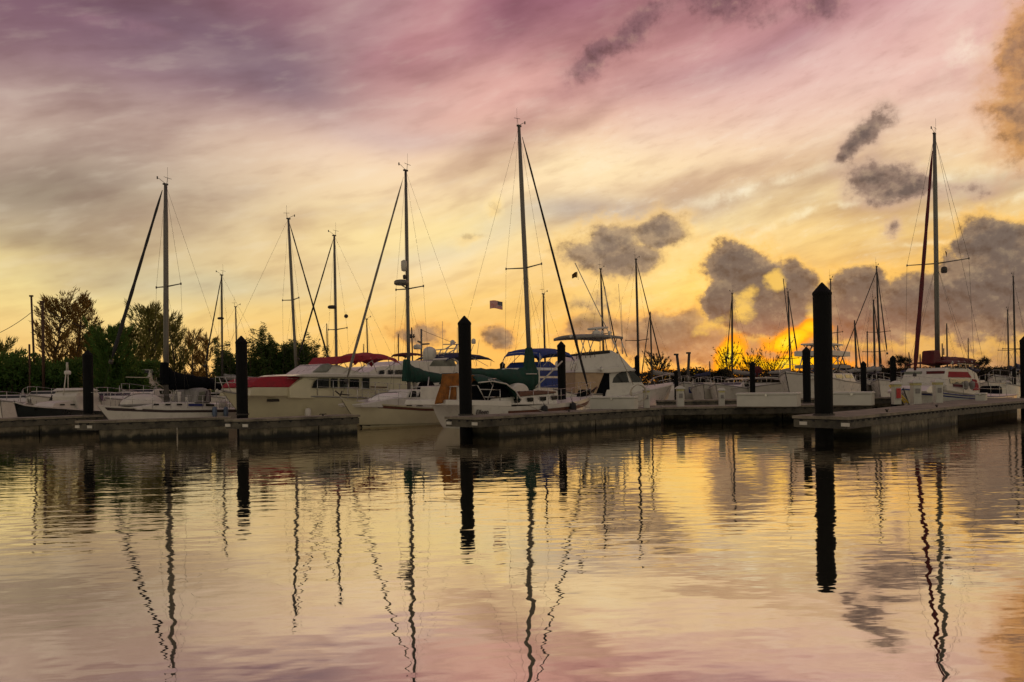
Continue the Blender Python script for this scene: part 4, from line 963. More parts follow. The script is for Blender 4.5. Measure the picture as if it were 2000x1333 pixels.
cabin(b, [(792, 778), (803, 761), (850, 761), (862, 778)], .8, .7, 'gelcoat', 'windscreen_frame')
for q in ((802, 812, 816, 798), (820, 832, 834, 816), (838, 852, 856, 834)):
    panel(b, 'windscreen', 'glass', b.poly([(q[0] + 2, 764), (q[1], 764), (q[2], 776), (q[3], 776)], .78), .77, .02)
rail_line(b, .30, .93, .6, 7, bowclose=True)
tubes(b, 'anchor', 'alu_dark', [[b.Q(682, 772, 0), b.Q(662, 770, 0), b.Q(655, 764, 0)], [b.Q(668, 764, .2), b.Q(664, 774, .1)]], .03)
cabin(b, [(834, 762), (838, 747), (848, 745), (852, 752), (849, 764)], .4, .3, 'black_canvas', 'outboard_cover', bevel=.05)

# ---- white sailboat with dark stripe, far left
b = B2('sailboat', (478, 40.5), (189, 34.6), 'white sailboat with dark hull stripe, black sail cover and the leftmost tall mast')
sh = sheer(b, [(190, 792, 0), (230, 794, .6), (330, 799, 1), (463, 799, .8)], 3.0)
hull(b, 3.0, sh, 'gelcoat', rail=None, over=1.0, so=.3, tr=.7, band=(.82, .94, 'stripe', .0, .985), bulwark=.03)
cabin(b, [(262, 796), (300, 790), (330, 786), (398, 786), (420, 789), (422, 801), (270, 801)], .95, .85, 'gelcoat', 'coachroof')
for q in (305, 328, 350): panel(b, 'portlight', 'glass', b.poly([(q - 5, 789), (q + 5, 789), (q + 5, 792), (q - 5, 792)], .92), .93, .02)
panel(b, 'long_window', 'blue_stripe', b.poly([(368, 789), (397, 789), (397, 793.5), (368, 793.5)], .92), .93, .02); panel(b, 'long_window', 'glass', b.poly([(402, 789), (418, 790), (418, 793.5), (402, 793.5)], .92), .93, .02)
mt, mbz = b.P(323.5, 361), b.P(325, 786)
rig(b, mbz, mt, .12, ((.53, 1.0),), 'alu', fore=b.P(193, 786), fore_top=b.P(317, 372), roll=(.0, .80), rr=.085, back=b.P(470, 788), chain=1.25)
covered_boom(b, [(*b.P(327, 738), .60), (*b.P(340, 744), .42), (*b.P(370, 747), .33), (*b.P(405, 749), .30), (*b.P(430, 755), .16)], .24, 'black_canvas', seed=7)
cabin(b, [(319, 752), (319, 708), (330, 708), (333, 752)], .17, .15, 'black_canvas', 'mast_boot', bevel=.04)
tubes(b, 'rope_coil', 'rope', [[b.Q(246, 737, .4), b.Q(290, 738, .3), b.Q(319, 757, .1)]], .02)
dinghy(b, (318, 789), (234, 792), .62, .46, 'offwhite', 'white dinghy upside down on the foredeck of the leftmost tall masted sailboat')
cabin(b, [(380, 789), (386, 762), (398, 757), (412, 760), (414, 788)], .95, .8, 'grey_canvas', 'dodger', bevel=.08)
panel(b, 'dodger_window', 'clear_vinyl', b.poly([(386, 782), (390, 766), (400, 765), (400, 782)], .9), .9, .02)
tubes(b, 'dodger_frame', 'stripe', [[b.Q(400, 785, 1.0), b.Q(404, 764, 1.0), b.Q(410, 762, 1.0), b.Q(411, 785, 1.0)]], .03)
mb = MB(); rnd = random.Random(8)
for i in range(7): q = 424 + i * 5; mb.tube([b.Q(q, 798, 1.1), b.Q(q + rnd.uniform(-3, 3), 778 + rnd.uniform(-6, 8), 1.0)], .014, 5)
mb.tube([b.Q(424, 786, 1.1), b.Q(460, 786, 1.0)], .014, 5); mb.build('stern_rail', 'steel', b.root)
for q in ((350, 770), (365, 780), (384, 774)):
    mb = MB(); x, z = b.P(*q, .2); mb.tube([(x, .2, z - .5), (x, .2, z + .1)], [.05, .09], 8); mb.build('ventilator', 'offwhite', b.root)
mb = MB(); x, z = b.P(436, 793, .9); mb.lathe([(.02, -.2), (.16, -.16), (.18, 0), (.12, .16), (.02, .2)], (x, b.cs * .9, z + .1), 10); mb.build('life_ring_bag', 'offwhite', b.root)
for q in (412, 435):
    x, z = b.P(q, 805, 1.3); y = b.pt(x / b.L, .7, b.cs, .11)[1]; mb = MB(); mb.lathe([(.02, .25), (.10, .2), (.11, -.1), (.08, -.22), (.02, -.26)], (x, y, z), 10); mb.build('fender', 'fender_blue', b.root)
rail_line(b, .25, .94, .6, 7, bowclose=True)

# ---- black hulled launch
b = B2('lobster_boat', (243, 44), (27, 36.5), 'small black hulled cabin boat at far left with a white wheelhouse', 'motorboat')
sh = sheer(b, [(27, 783, 0), (60, 788, .6), (110, 794, 1), (170, 800, 1), (240, 803, .8)], 2.7)
hull(b, 2.7, sh, 'black_hull', rail='offwhite', over=.45, so=.1, tr=.85, boot=None)
cabin(b, [(100, 796), (110, 787), (150, 781), (160, 800), (112, 799)], .55, .5, 'offwhite', 'trunk_cabin')
for q in (122, 142): panel(b, 'portlight', 'glass', b.poly([(q - 4, 789.5), (q + 4, 789.5), (q + 4, 792), (q - 4, 792)], .55), .55, .02)
cabin(b, [(154, 800), (150, 774), (158, 763), (192, 764), (200, 775), (202, 803)], .72, .62, 'offwhite', 'wheelhouse')
cabin(b, [(154, 763), (160, 758), (184, 758), (196, 764)], .76, .66, 'offwhite', 'wheelhouse_roof')
WL = b.w
for q in ((160, 776, 6), (168, 776, 6), (190, 777, 8)): panel(b, 'window', 'glass', b.poly([(q[0] - q[2] / 2, q[1] - 4), (q[0] + q[2] / 2, q[1] - 4), (q[0] + q[2] / 2, q[1] + 6), (q[0] - q[2] / 2, q[1] + 6)], .7), WL, .02)
tubes(b, 'mast_frame', 'pale_spar', [[b.Q(124, 772, .2), b.Q(129, 728, 0)], [b.Q(133, 764, -.2), b.Q(133, 728, 0)], [b.Q(130, 727, 0), b.Q(130, 708, 0)], [b.Q(133, 727, 0), b.Q(132, 708, 0)]], .026)
x, z = b.P(132, 728); mb = MB(); dome(mb, (x, 0, z), .15, .20); mb.build('radar', 'offwhite', b.root)
tubes(b, 'bow_rail', 'steel', [[b.Q(36, 784, 0), b.Q(38, 776, 0), b.Q(70, 781, .6), b.Q(72, 789, .6)]], .014)

# ---- cream motor yacht with red covers
b = B2('motor_yacht', (905, 46), (432, 35.6), 'large cream motor yacht with red windshield cover and red bimini', 'motor yacht')
sh = sheer(b, [(432, 762, 0), (485, 768, .6), (600, 772, 1), (700, 775, 1), (830, 782, 1)], 4.0)
hull(b, 4.0, sh, 'cream', rail='grey_canvas', over=1.5, so=0, tr=.9, flare=.25, wide=.5, boot='boot')
cabin(b, [(488, 774), (494, 757), (600, 757), (650, 776)], 1.40, 1.38, 'cream', 'forward_trunk')
cabin(b, [(490, 757), (497, 747), (510, 739.5), (530, 736), (560, 734.5), (598, 735.5), (586, 746), (572, 757)], 1.38, 1.12, 'red_canvas', 'windshield_cover', bevel=.04)
cabin(b, [(568, 758), (602, 733), (720, 733), (800, 740), (808, 742), (812, 786), (568, 778)], 1.6, 1.45, 'cream', 'saloon')
cabin(b, [(572, 735), (590, 731), (620, 729), (815, 734), (816, 738), (600, 737)], 1.62, 1.66, 'gelcoat', 'saloon_roof')
for q in ([(609, 758), (614, 745), (622, 739.5), (642, 739.5), (642, 758)], [(646, 758), (646, 739.5), (659, 739.5), (659, 758)], [(664, 758), (664, 740), (680, 740.5), (680, 758)], [(683, 758), (683, 740.5), (701, 741), (701, 758.5)], [(707, 759), (708, 739), (721, 739), (721, 760)]):
    fr = panel(b, 'window', 'glass', b.poly(q, 1.55), 1.56, .02)
cabin(b, [(602, 733), (628, 714), (640, 712), (664, 713), (705, 728), (704, 734)], 1.1, .95, 'gelcoat', 'flybridge')
cabin(b, [(612, 727), (634, 711), (646, 710), (654, 714), (640, 727)], 1.14, 1.0, 'clear_vinyl', 'flybridge_screen')
bx0 = b.P(783, 694, 1.2)[0]; bx1 = b.P(692, 694, 1.2)[0]; bz = b.P(720, 689, 0)[1]
bimini(b, bx1, bx0, bz, 1.25, 'red_canvas', camber=.22, drop=.22, sag=.05, valance=.12, legs=[(.1, b.P(672, 728, 1.1)[0], b.P(672, 728, 1.1)[1]), (.5, b.P(690, 728, 1.1)[0], b.P(690, 728, 1.1)[1]), (.72, b.P(762, 726, 1.1)[0], b.P(762, 726, 1.1)[1]), (.92, b.P(748, 726, 1.1)[0], b.P(748, 726, 1.1)[1]), (.35, b.P(735, 728, 1.1)[0], b.P(735, 728, 1.1)[1])])
cabin(b, [(658, 712), (668, 696), (712, 694), (706, 704)], 1.28, 1.2, 'red_canvas', 'rolled_awning', bevel=.03)
cabin(b, [(818, 784), (816, 738), (905, 742), (906, 786)], 1.7, 1.65, 'offwhite', 'aft_enclosure')
tubes(b, 'handrail', 'teak', [[b.Q(724, 756, 1.7), b.Q(757, 757, 1.7)]], .03)
rail_line(b, .32, .94, .72, 12, wires=2, r=.016, bowclose=True)
tubes(b, 'bow_pulpit', 'offwhite', [[b.Q(440, 766, 0), b.Q(421, 764, 0)], [b.Q(424, 762, .3), b.Q(424, 762, -.3)]], .05)
tubes(b, 'pulpit_rail', 'steel', [[b.Q(420, 762, 0), b.Q(421, 737, 0), b.Q(462, 737, .5), b.Q(486, 741, .8)], [b.Q(421, 748, 0), b.Q(462, 748, .6)], [b.Q(438, 766, .2), b.Q(428, 738, .1)], [b.Q(452, 768, .4), b.Q(440, 738, .3)]], .016)
x, z = b.P(555, 782, 1.9); y = b.pt(x / b.L, .8, b.cs, .02)[1]; mb = MB(); mb.box((x - .3, y - .04, z - .07), (x + .3, y + .04, z + .05), .02); mb.build('hawse_fitting', 'alu_dark', b.root)
x, z = b.P(612, 808, 1.9); y = b.pt(x / b.L, .3, b.cs, .16)[1]; mb = MB(); mb.lathe([(.02, .25), (.13, .2), (.15, 0), (.10, -.3), (.02, -.36)], (x, y, z), 10); mb.build('fender', 'offwhite', b.root)

# ---- white motor yacht behind with radar dome, blue canopy
b = B2('motor_yacht', (975, 55), (745, 46), 'white motor yacht behind the green sail cover, with navy canopy and radar arch', 'motor yacht')
sh = sheer(b, [(745, 752, 0), (800, 762, 1), (960, 768, 1)], 3.8)
hull(b, 3.8, sh, 'gelcoat', over=1.2, so=0, tr=.9, flare=.2)
cabin(b, [(722, 765), (724, 727), (744, 716), (790, 712), (840, 722), (850, 770)], 1.5, 1.3, 'gelcoat', 'saloon')
for q in ([(740, 731), (742, 724), (750, 723), (750, 731)], [(758, 731), (758, 723), (767, 723), (767, 731)], [(772, 731), (772, 723), (790, 723), (790, 731)]): panel(b, 'window', 'glass', b.poly(q, 1.4), 1.42, .02)
panel(b, 'lower_window', 'glass', b.poly([(752, 765), (756, 764), (795, 764), (795, 770), (758, 770)], 1.5), 1.51, .02)
cabin(b, [(780, 714), (795, 705), (850, 705), (900, 712), (905, 760), (800, 760)], 1.45, 1.3, 'gelcoat', 'aft_cabin')
cabin(b, [(838, 716), (848, 703), (888, 702), (892, 716)], 1.35, 1.3, 'clear_vinyl', 'bridge_screen')
bimini(b, b.P(962, 699, 1.2)[0], b.P(868, 697, 1.2)[0], b.P(915, 691, 0)[1], 1.35, 'navy', camber=.12, drop=.25, legs=[(.05, b.P(955, 716, 1.1)[0], b.P(955, 716, 1.1)[1]), (.4, b.P(928, 716, 1.1)[0], b.P(928, 716, 1.1)[1]), (.55, b.P(950, 716, 1.1)[0], b.P(950, 716, 1.1)[1]), (.95, b.P(885, 716, 1.1)[0], b.P(885, 716, 1.1)[1])])
mb = MB()
for s_ in (1.2, -1.2): mb.tube([b.Q(838, 715, s_), b.Q(848, 703, s_), b.Q(885, 701, s_), b.Q(894, 707, s_), b.Q(896, 722, s_)], .07, 8)
mb.tube([b.Q(885, 701, 1.2), b.Q(885, 701, -1.2)], .06, 6); mb.tube([b.Q(848, 703, 1.2), b.Q(848, 703, -1.2)], .06, 6); mb.build('bridge_arch', 'offwhite', b.root)
tubes(b, 'arch_braces', 'steel', [[b.Q(862, 716, s_), b.Q(856, 704, s_)] for s_ in (1.1, -1.1)] + [[b.Q(850, 704, s_), b.Q(862, 716, s_)] for s_ in (1.1, -1.1)] + [[b.Q(890, 704, s_), b.Q(878, 716, s_)] for s_ in (1.1, -1.1)] + [[b.Q(840, 716, s_), b.Q(852, 704, s_)] for s_ in (1.1, -1.1)], .018)
x, z = b.P(839, 693); mb = MB(); dome(mb, (x, 0, z), .42, .9); mb.tube([(x, 0, z - .4), (x, 0, z - 1.2)], .12, 8); mb.build('satellite_dome', 'offwhite', b.root)
mb = MB()
for A_, C_2 in (((851, 684), (892, 680)), ((866, 673), (895, 673)), ((853, 690), (895, 690)), ((870, 682), (890, 669)), ((872, 692), (890, 682)), ((884, 692), (892, 674)), ((866, 695), (878, 676)), ((856, 695), (862, 683)), ((893, 695), (893, 672))):
    for s_ in (.55, -.55): mb.tube([b.Q(*A_, s_), b.Q(*C_2, s_)], .035, 6)
mb.build('radar_arch', 'steel', b.root)
mb = MB(); x, z = b.P(884, 671); dome(mb, (x, 0, z + .05), .15, .3); x, z = b.P(925, 667); dome(mb, (x, 0, z), .14, .34); mb.tube([b.Q(925, 674, 0), b.Q(918, 692, 0)], .02, 5); mb.build('antenna_domes', 'offwhite', b.root)
tubes(b, 'whip_antennas', 'pale_spar', [[b.Q(865, 690, .6), b.Q(864, 628, .6)], [b.Q(932, 692, .6), b.Q(936, 664, .6)], [b.Q(893, 690, -.6), b.Q(893, 640, -.6)]], .014)
# signal masts of the trawler standing behind it
b = B2('motor_yacht', (880, 60), (790, 56), 'motor yacht far behind, showing only its radar mast with brown canopy', 'motor yacht')
hull(b, 3.6, [(0, 1.5), (b.L, 1.9)], 'gelcoat', over=.8, so=0, tr=.9)
cabin(b, [(800, 770), (802, 716), (860, 716), (862, 770)], 1.4, 1.2, 'gelcoat', 'wheelhouse')
bimini(b, b.P(832, 694, 1)[0], b.P(802, 694, 1)[0], b.P(818, 690, 0)[1], .9, 'maroon', camber=.1, drop=.05, legs=[(.1, b.P(830, 716, 1)[0], b.P(830, 716, 1)[1]), (.9, b.P(804, 716, 1)[0], b.P(804, 716, 1)[1])])
tubes(b, 'radar_mast', 'alu', [[b.Q(823, 716, 0), b.Q(823, 643, 0)], [b.Q(823, 673, 0), b.Q(838, 672, 0)], [b.Q(816, 667, 0), b.Q(823, 670, 0)]], .07)
tubes(b, 'signal_mast', 'alu_dark', [[b.Q(806, 716, 0), b.Q(804, 640, 0)], [b.Q(800, 658, 0), b.Q(810, 658, 0)], [b.Q(802, 661, 0), b.Q(802, 653, 0)], [b.Q(808, 661, 0), b.Q(808, 653, 0)]], .05)
x, z = b.P(815, 678); mb = MB(); dome(mb, (x, 0, z), .28, .34); mb.tube([(x, 0, z), b.Q(823, 681, 0)], .04, 6); mb.build('radar_dome', 'offwhite', b.root)
tubes(b, 'stay', 'wire', [[b.Q(823, 645, 0), b.Q(880, 668, 0)]], .014, 4)

# ---- blue canopied trawler behind the tallest mast
b = B2('trawler_yacht', (1150, 52), (1010, 43), 'white trawler yacht with bright blue canopy and blue side curtains', 'motor yacht')
hull(b, 3.6, [(0, 1.1), (b.L * .6, 1.2), (b.L, 1.9)], 'gelcoat', over=.9, so=0, tr=.9)
cabin(b, [(1054, 775), (1055, 718), (1104, 718), (1104, 780)], 1.15, 1.1, 'gelcoat', 'wheelhouse')
panel(b, 'side_curtain', 'blue_canvas', b.poly([(1056, 735), (1056, 724), (1100, 724), (1100, 735)], 1.15), b.w, .03); panel(b, 'side_curtain', 'blue_canvas', b.poly([(1056, 757), (1056, 739), (1100, 739), (1100, 758)], 1.15), b.w, .03)
mb = MB(); z9 = b.P(1056, 739)[1]; x9 = b.P(1054, 740, 1.15)[0]; mb.box((x9 - .02, -1.05, z9 - .5), (x9 + .05, 1.05, z9)); mb.box((x9 - .02, -1.05, z9 + .12), (x9 + .05, 1.05, z9 + .42)); mb.build('front_curtain', 'blue_canvas', b.root)
panel(b, 'side_band', 'blue_white', b.poly([(1056, 723), (1056, 719), (1100, 720), (1100, 723)], 1.15), b.w, .05)
cabin(b, [(1058, 719), (1064, 707), (1080, 706), (1088, 715), (1090, 720)], 1.1, .95, 'blue_canvas', 'windscreen_cover')
bimini(b, b.P(1124, 689, 1.2)[0], b.P(1058, 689, 1.2)[0], b.P(1085, 683, 0)[1], 1.15, 'blue_canvas', camber=.10, drop=.2, valance=.22, legs=[(.03, b.P(1122, 716, 1.3)[0], b.P(1122, 716, 1.3)[1]), (.25, b.P(1100, 716, 1.3)[0], b.P(1100, 716, 1.3)[1]), (.5, b.P(1068, 716, 1.3)[0], b.P(1068, 716, 1.3)[1]), (.7, b.P(1078, 716, 1.2)[0], b.P(1078, 716, 1.2)[1]), (.97, b.P(1056, 716, 1.2)[0], b.P(1056, 716, 1.2)[1])])
tubes(b, 'bow_rail', 'steel', [[b.Q(1056, 718, 1.15), b.Q(1054, 690, 1.15)]], .02)

# ---- sportfishing yacht
b = B2('sportfishing_yacht', (1112, 50), (1314, 53.5), 'white sportfishing yacht with flybridge, outriggers and tan side curtains', 'motor yacht')
sh = sheer(b, [(1128, 790, .9), (1180, 788, 1), (1210, 779, 1), (1235, 770, .9), (1265, 760, .7), (1314, 748, 0)], 4.0)
hull(b, 4.0, sh, 'gelcoat', rail='offwhite', over=1.35, so=0, tr=.92, flare=.45, wide=.5, boot='boot')
cabin(b, [(1123, 792), (1124, 727), (1176, 725), (1181, 727), (1160, 780), (1158, 792)], 1.62, 1.6, 'tan_canvas', 'cockpit_curtain', bevel=.01)
cabin(b, [(1154, 792), (1164, 752), (1179, 727), (1190, 727), (1192, 792)], 1.5, 1.5, 'black_canvas', 'saloon_door', bevel=.01)
cabin(b, [(1180, 792), (1187, 760), (1193, 732), (1200, 726), (1238, 722), (1248, 734), (1264, 757), (1256, 772), (1222, 792)], 1.62, 1.35, 'gelcoat', 'deckhouse')
panel(b, 'windshield', 'glass', b.poly([(1197, 748), (1200, 739), (1207, 731), (1217, 726.5), (1239, 725.5), (1257, 746.5)], 1.5), b.w, .03)
panel(b, 'window_bar', 'gelcoat', b.poly([(1229, 747), (1225, 726), (1227.5, 726), (1234, 747)], 1.5), b.w, .045)
cabin(b, [(1123, 728), (1126, 723), (1190, 719), (1228, 713), (1243, 724), (1190, 729)], 1.72, 1.7, 'gelcoat', 'flybridge_deck')
cabin(b, [(1128, 724), (1131, 704), (1142, 696), (1165, 690), (1200, 684), (1216, 694), (1236, 720)], 1.5, 1.2, 'gelcoat', 'flybridge')
cabin(b, [(1146, 695), (1152, 690), (1192, 684), (1192, 690)], 1.3, 1.25, 'dock_shadow', 'bridge_cushion', bevel=.01)
hx0, hz = b.P(1124, 660, 1.3); hx1 = b.P(1216, 659, 1.3)[0]
mb = MB(); mb.grid(lambda u, v: (lerp(hx0, hx1, u), lerp(-1.35, 1.35, v), b.P(1160, 656.5, 0)[1] + .10 - .12 * (2 * v - 1) ** 2 - .10 * (2 * u - 1) ** 2), 12, 10, .16); mb.build('hardtop', 'grey_canvas', b.root)
mb = MB()
for s_ in (1.25, -1.25):
    for A_, C_2 in (((1127, 662), (1131, 704)), ((1142, 662), (1133, 700)), ((1134, 662), (1146, 696)), ((1148, 662), (1156, 692)), ((1160, 663), (1148, 694)), ((1172, 662), (1172, 688)), ((1182, 662), (1186, 686)), ((1196, 661), (1206, 687)), ((1212, 661), (1225, 698)), ((1205, 661), (1198, 686)), ((1214, 660), (1216, 692))):
        mb.tube([b.Q(*A_, s_), b.Q(*C_2, s_)], .028, 6)
mb.tube([b.Q(1131, 690, 1.25), b.Q(1131, 690, -1.25)], .028, 6); mb.tube([b.Q(1206, 687, 1.25), b.Q(1206, 687, -1.25)], .028, 6); mb.build('tower_frame', 'steel', b.root)
x, z = b.P(1165, 652); mb = MB(); dome(mb, (x, 0, z), .26, .4); mb.tube([(x, 0, z - .3), (x, 0, z + .35)], .08, 8); mb.build('radar_pedestal', 'offwhite', b.root)
mb = MB(); A_, C_2 = b.Q(1148, 643.5, 0), b.Q(1187, 640, 0); mb.tube([A_, A_.lerp(C_2, .5), C_2], [.06, .09, .06], 8); mb.build('radar_bar', 'offwhite', b.root)
x, z = b.P(1116, 657, .8); mb = MB(); dome(mb, (x, b.cs * .8, z), .12, .2); x, z = b.P(1190, 651, .8); dome(mb, (x, b.cs * .8, z), .09, .26); x, z = b.P(1176, 650, -.8); dome(mb, (x, -b.cs * .8, z), .09, .26); mb.build('horns', 'offwhite', b.root)
tubes(b, 'outrigger', 'pale_spar', [[b.Q(1237, 752, 1.9), b.Q(1202, 677, 2.2), b.Q(1123, 514, 3.2)]], .026); tubes(b, 'outrigger', 'pale_spar', [[b.Q(1237, 752, -1.9), b.Q(1195, 660, -2.0), b.Q(1181, 560, -2.6)]], .026)
tubes(b, 'whip_antennas', 'pale_spar', [[b.Q(1215, 662, 1), b.Q(1208, 555, 1)], [b.Q(1216, 660, -1), b.Q(1213, 590, -1)]], .012)
tubes(b, 'rod_rack', 'alu_dark', [[b.Q(1126 + i * 9, 702 - i, 1.5), b.Q(1125 + i * 9, 688 - i * 1.2, 1.5)] for i in range(5)], .02)
tubes(b, 'bow_rail', 'steel', [[b.Q(1262, 757, 1.3), b.Q(1276, 738, 1.2), b.Q(1309, 730, .1)], [b.Q(1276, 738, 1.2), b.Q(1279, 754, 1.0)], [b.Q(1293, 734, .7), b.Q(1296, 750, .5)], [b.Q(1309, 730, 0), b.Q(1307, 748, 0)], [b.Q(1309, 730, -.1), b.Q(1285, 736, -1.2), b.Q(1266, 745, -1.3)], [b.Q(1286, 745, 1), b.Q(1310, 740, 0)]], .018)
tubes(b, 'mooring_line', 'rope', [[b.Q(1190, 776, 2.0), b.Q(1206, 786, 2.4), b.Q(1225, 792, 3.0)]], .018)
x, z = b.P(1174, 722, 1.9); mb = MB(); dome(mb, (x, b.cs * 1.95, z), .10, .3); mb.build('spotlight', 'steel', b.root)
tubes(b, 'ladder', 'steel', [[b.Q(1122, 726, 1.6), b.Q(1129, 694, 1.6)], [b.Q(1115, 726, 1.6), b.Q(1122, 702, 1.6)], [b.Q(1117, 719, 1.6), b.Q(1124, 717, 1.6)], [b.Q(1119, 711, 1.6), b.Q(1126, 709, 1.6)]], .025)

# ---- red trimmed sailboat at right
b = B2('sailboat', (1932, 47), (1764, 39), 'white sailboat at right with dark red furled headsail and red canvas')
sh = sheer(b, [(1764, 759, 0), (1790, 762, .6), (1840, 766, 1), (1900, 772, 1), (1932, 774, .8)], 3.8)
hull(b, 3.8, sh, 'gelcoat', rail='blue_stripe', over=1.2, so=.3, tr=.75, band=(.80, .86, 'blue_stripe', .1, .95))
cabin(b, [(1812, 764), (1822, 754), (1846, 752), (1886, 757), (1896, 774), (1815, 768)], 1.0, .85, 'gelcoat', 'coachroof')
for q in (1850, 1868, 1884): panel(b, 'portlight', 'glass', b.poly([(q - 2.5, 757), (q + 1, 757.5), (q + 3, 763), (q - 1, 762)], 1.0), b.w, .03)
mt, mbz = b.P(1825, 262), b.P(1832, 754)
rig(b, mbz, mt, .12, ((.485, 1.5),), 'alu', fore=b.P(1786, 738), fore_top=b.P(1822, 282), roll=(.03, .97), rr=.115, back=b.P(1932, 760), chain=1.7, roll_m='maroon', wr=.007)
cabin(b, [(1823, 712), (1824, 685), (1837, 684), (1841, 710), (1837, 714)], .30, .28, 'maroon', 'mast_boot', bevel=.06)
covered_boom(b, [(*b.P(1838, 705), .22), (*b.P(1870, 703), .14), (*b.P(1900, 705), .10)], .2, 'maroon', seed=9)
cabin(b, [(1850, 752), (1852, 732), (1858, 718), (1900, 719), (1914, 728), (1918, 745), (1914, 774), (1852, 764)], 1.15, .95, 'offwhite', 'cockpit_enclosure', bevel=.05)
W9 = b.w
panel(b, 'red_curtain', 'red_canvas', b.poly([(1853, 737), (1856, 726), (1892, 727), (1898, 738)], 1.05), W9, .03)
panel(b, 'red_curtain', 'red_canvas', b.poly([(1901, 741), (1908, 742), (1912, 762), (1900, 763)], 1.1), W9, .05)
panel(b, 'red_curtain', 'maroon', b.poly([(1862, 756), (1863, 750), (1884, 752), (1884, 758)], 1.1), W9, .03)
panel(b, 'clear_window', 'clear_vinyl', b.poly([(1857, 749), (1857, 740), (1896, 741), (1897, 750)], 1.1), W9, .03)
z9 = b.P(1858, 730)[1]; x9 = b.P(1852, 732, 1.1)[0]
mb = MB(); mb.box((x9, -.95, z9 - .42), (x9 + .09, -.12, z9 + .12)); mb.build('front_window', 'clear_vinyl', b.root); mb = MB(); mb.box((x9, .12, z9 - .42), (x9 + .09, .95, z9 + .12)); mb.build('front_window', 'maroon', b.root)
mb = MB(); mb.grid(lambda u, v: (lerp(b.P(1906, 712, 1)[0], b.P(1856, 706, 1)[0], u), lerp(-1.15, 1.15, v), lerp(b.P(1908, 706, 0)[1], b.P(1845, 703, 0)[1], u) - .12 * (2 * v - 1) ** 2 - .14 * (2 * u - 1) ** 2), 10, 8, .05); mb.build('bimini', 'maroon', b.root)
tubes(b, 'bimini_frame', 'steel', [[b.Q(1858, 710, 1.06), b.Q(1900, 712, 1.06)]] + [[b.Q(q, 706, 1.1), b.Q(q + 2, 720, 1.0)] for q in (1860, 1872, 1884, 1898)], .03)
for q in (1878, 1890):
    x, z = b.P(q, 752, 1.1); mb = MB(); mb.lathe([(.02, .2), (.12, .15), (.15, 0), (.1, -.2), (.02, -.25)], (x, b.cs * 1.3, z), 8); mb.build('deck_bag', 'grey_canvas', b.root)
rail_line(b, .25, .93, .65, 6, bowclose=True)
x, z = b.P(1782, 534); mb = MB(); dome(mb, (x, 1.45 * b.cs, z), .14, .3); mb.tube([(x, 1.45 * b.cs, z), (x, 1.45 * b.cs, z + .8)], .006, 4); mb.build('radar_reflector', 'alu_dark', b.root)
x, z = b.P(1790, 508); mb = MB(); mb.grid(lambda u, v: (x + .25 * u, 1.4 * b.cs, z + .05 + .22 * u + (v - .5) * .26 * (1 - u)), 4, 4, .01); o = mb.build('pennant', 'maroon', b.root)
x, z = b.P(1839, 690, 0); mb = MB(); mb.tube([(x - .1, 0, z - .3), (x - .1, 0, z + .5)], .03, 6); mb.tube([(x - .3, 0, z - .1), (x - .3, 0, z + .25)], .03, 6); mb.build('mast_winch', 'alu_dark', b.root)
mb = MB(); x, z = b.P(1934, 766, 0); mb.box((x - .5, -.5, z - .2), (x + .3, .5, z + .35), .12); mb.build('stern_box_cover', 'black_canvas', b.root)

# ================================================================ sailboats whose hulls hide behind others
def yawl(px, yt, pxb, D, label, head=(-1, -1), L=8.5, stay=None, r=.07, spread=((.5, .8),), m_='alu_dark', rollr=.045, hullm='gelcoat', roll=True, extra=None, grp='sailboats moored beyond the docks', headgear=True, zdeck=1.15):
    """a moored sailboat: mast foot at photo column pxb, distance D; stay = photo point where the furled sail meets the deck"""
    f = at(pxb, 755, D); d = Vector(head).normalized(); s_ = Vector((f.x, f.y)) - d * L * .58; e = s_ + d * L
    b = Boat('sailboat', s_, e, label, 'sailboat', grp)
    hull(b, L * .3, [(0, zdeck * .85), (L * .5, zdeck * .9), (L, zdeck * 1.25)], hullm, rail=None, over=L * .1, so=.3, tr=.7, n=10)
    mb = MB(); mb.prism([(L * .22, zdeck * .85), (L * .24, zdeck * 1.28), (L * .62, zdeck * 1.28), (L * .74, zdeck * .95)], L * .1, L * .085); mb.build('coachroof', 'offwhite', b.root, .03)
    mt = b.P(px, yt); bx = b.P(pxb, 752)[0]
    kw = {}
    if stay: kw = dict(fore=(b.P(stay[0], stay[1])[0], b.P(stay[0], stay[1])[1]), roll=(.03, .97) if roll else None, rr=rollr)
    rig(b, (bx, zdeck), mt, r, spread, m_, back=(.2, zdeck), chain=L * .13, head=headgear, **kw)
    if D > 52: covered_boom(b, [(bx - .1, zdeck + 1.5, .22), (bx - L * .2, zdeck + 1.35, .17), (bx - L * .42, zdeck + 1.3, .1)], .15, 'navy' if rollr < .046 else 'grey_canvas', seed=int(px))
    if extra: extra(b)
    return b
def ex565(b): pass
def ex653(b):
    x, z = b.P(649, 600); mb = MB(); dome(mb, (x, 0, z), .27, .20); mb.tube([(x, 0, z), b.Q(655, 603, 0)], .03, 5); mb.build('radar_dome', 'alu_dark', b.root)
    x, z = b.P(676, 618); mb = MB(); mb.lathe([(.01, -.13), (.10, -.08), (.13, 0), (.10, .08), (.01, .13)], (x, .0, z), 10); mb.tube([(x, 0, z), (x, 0, z + .3)], .006, 4); mb.build('radar_reflector', 'alu_dark', b.root)
def ex433(b):
    x, z = b.P(431, 622); mb = MB(); dome(mb, (x, 0, z), .22, .16); mb.build('radar_dome', 'alu_dark', b.root)
yawl(563, 428, 581, 47, 'sailboat with a tall leaning mast, left of the crossing pair of furled sails', (1, 1), 10, (641, 700), .085, ((.55, .9),), 'alu', .055, extra=ex565)
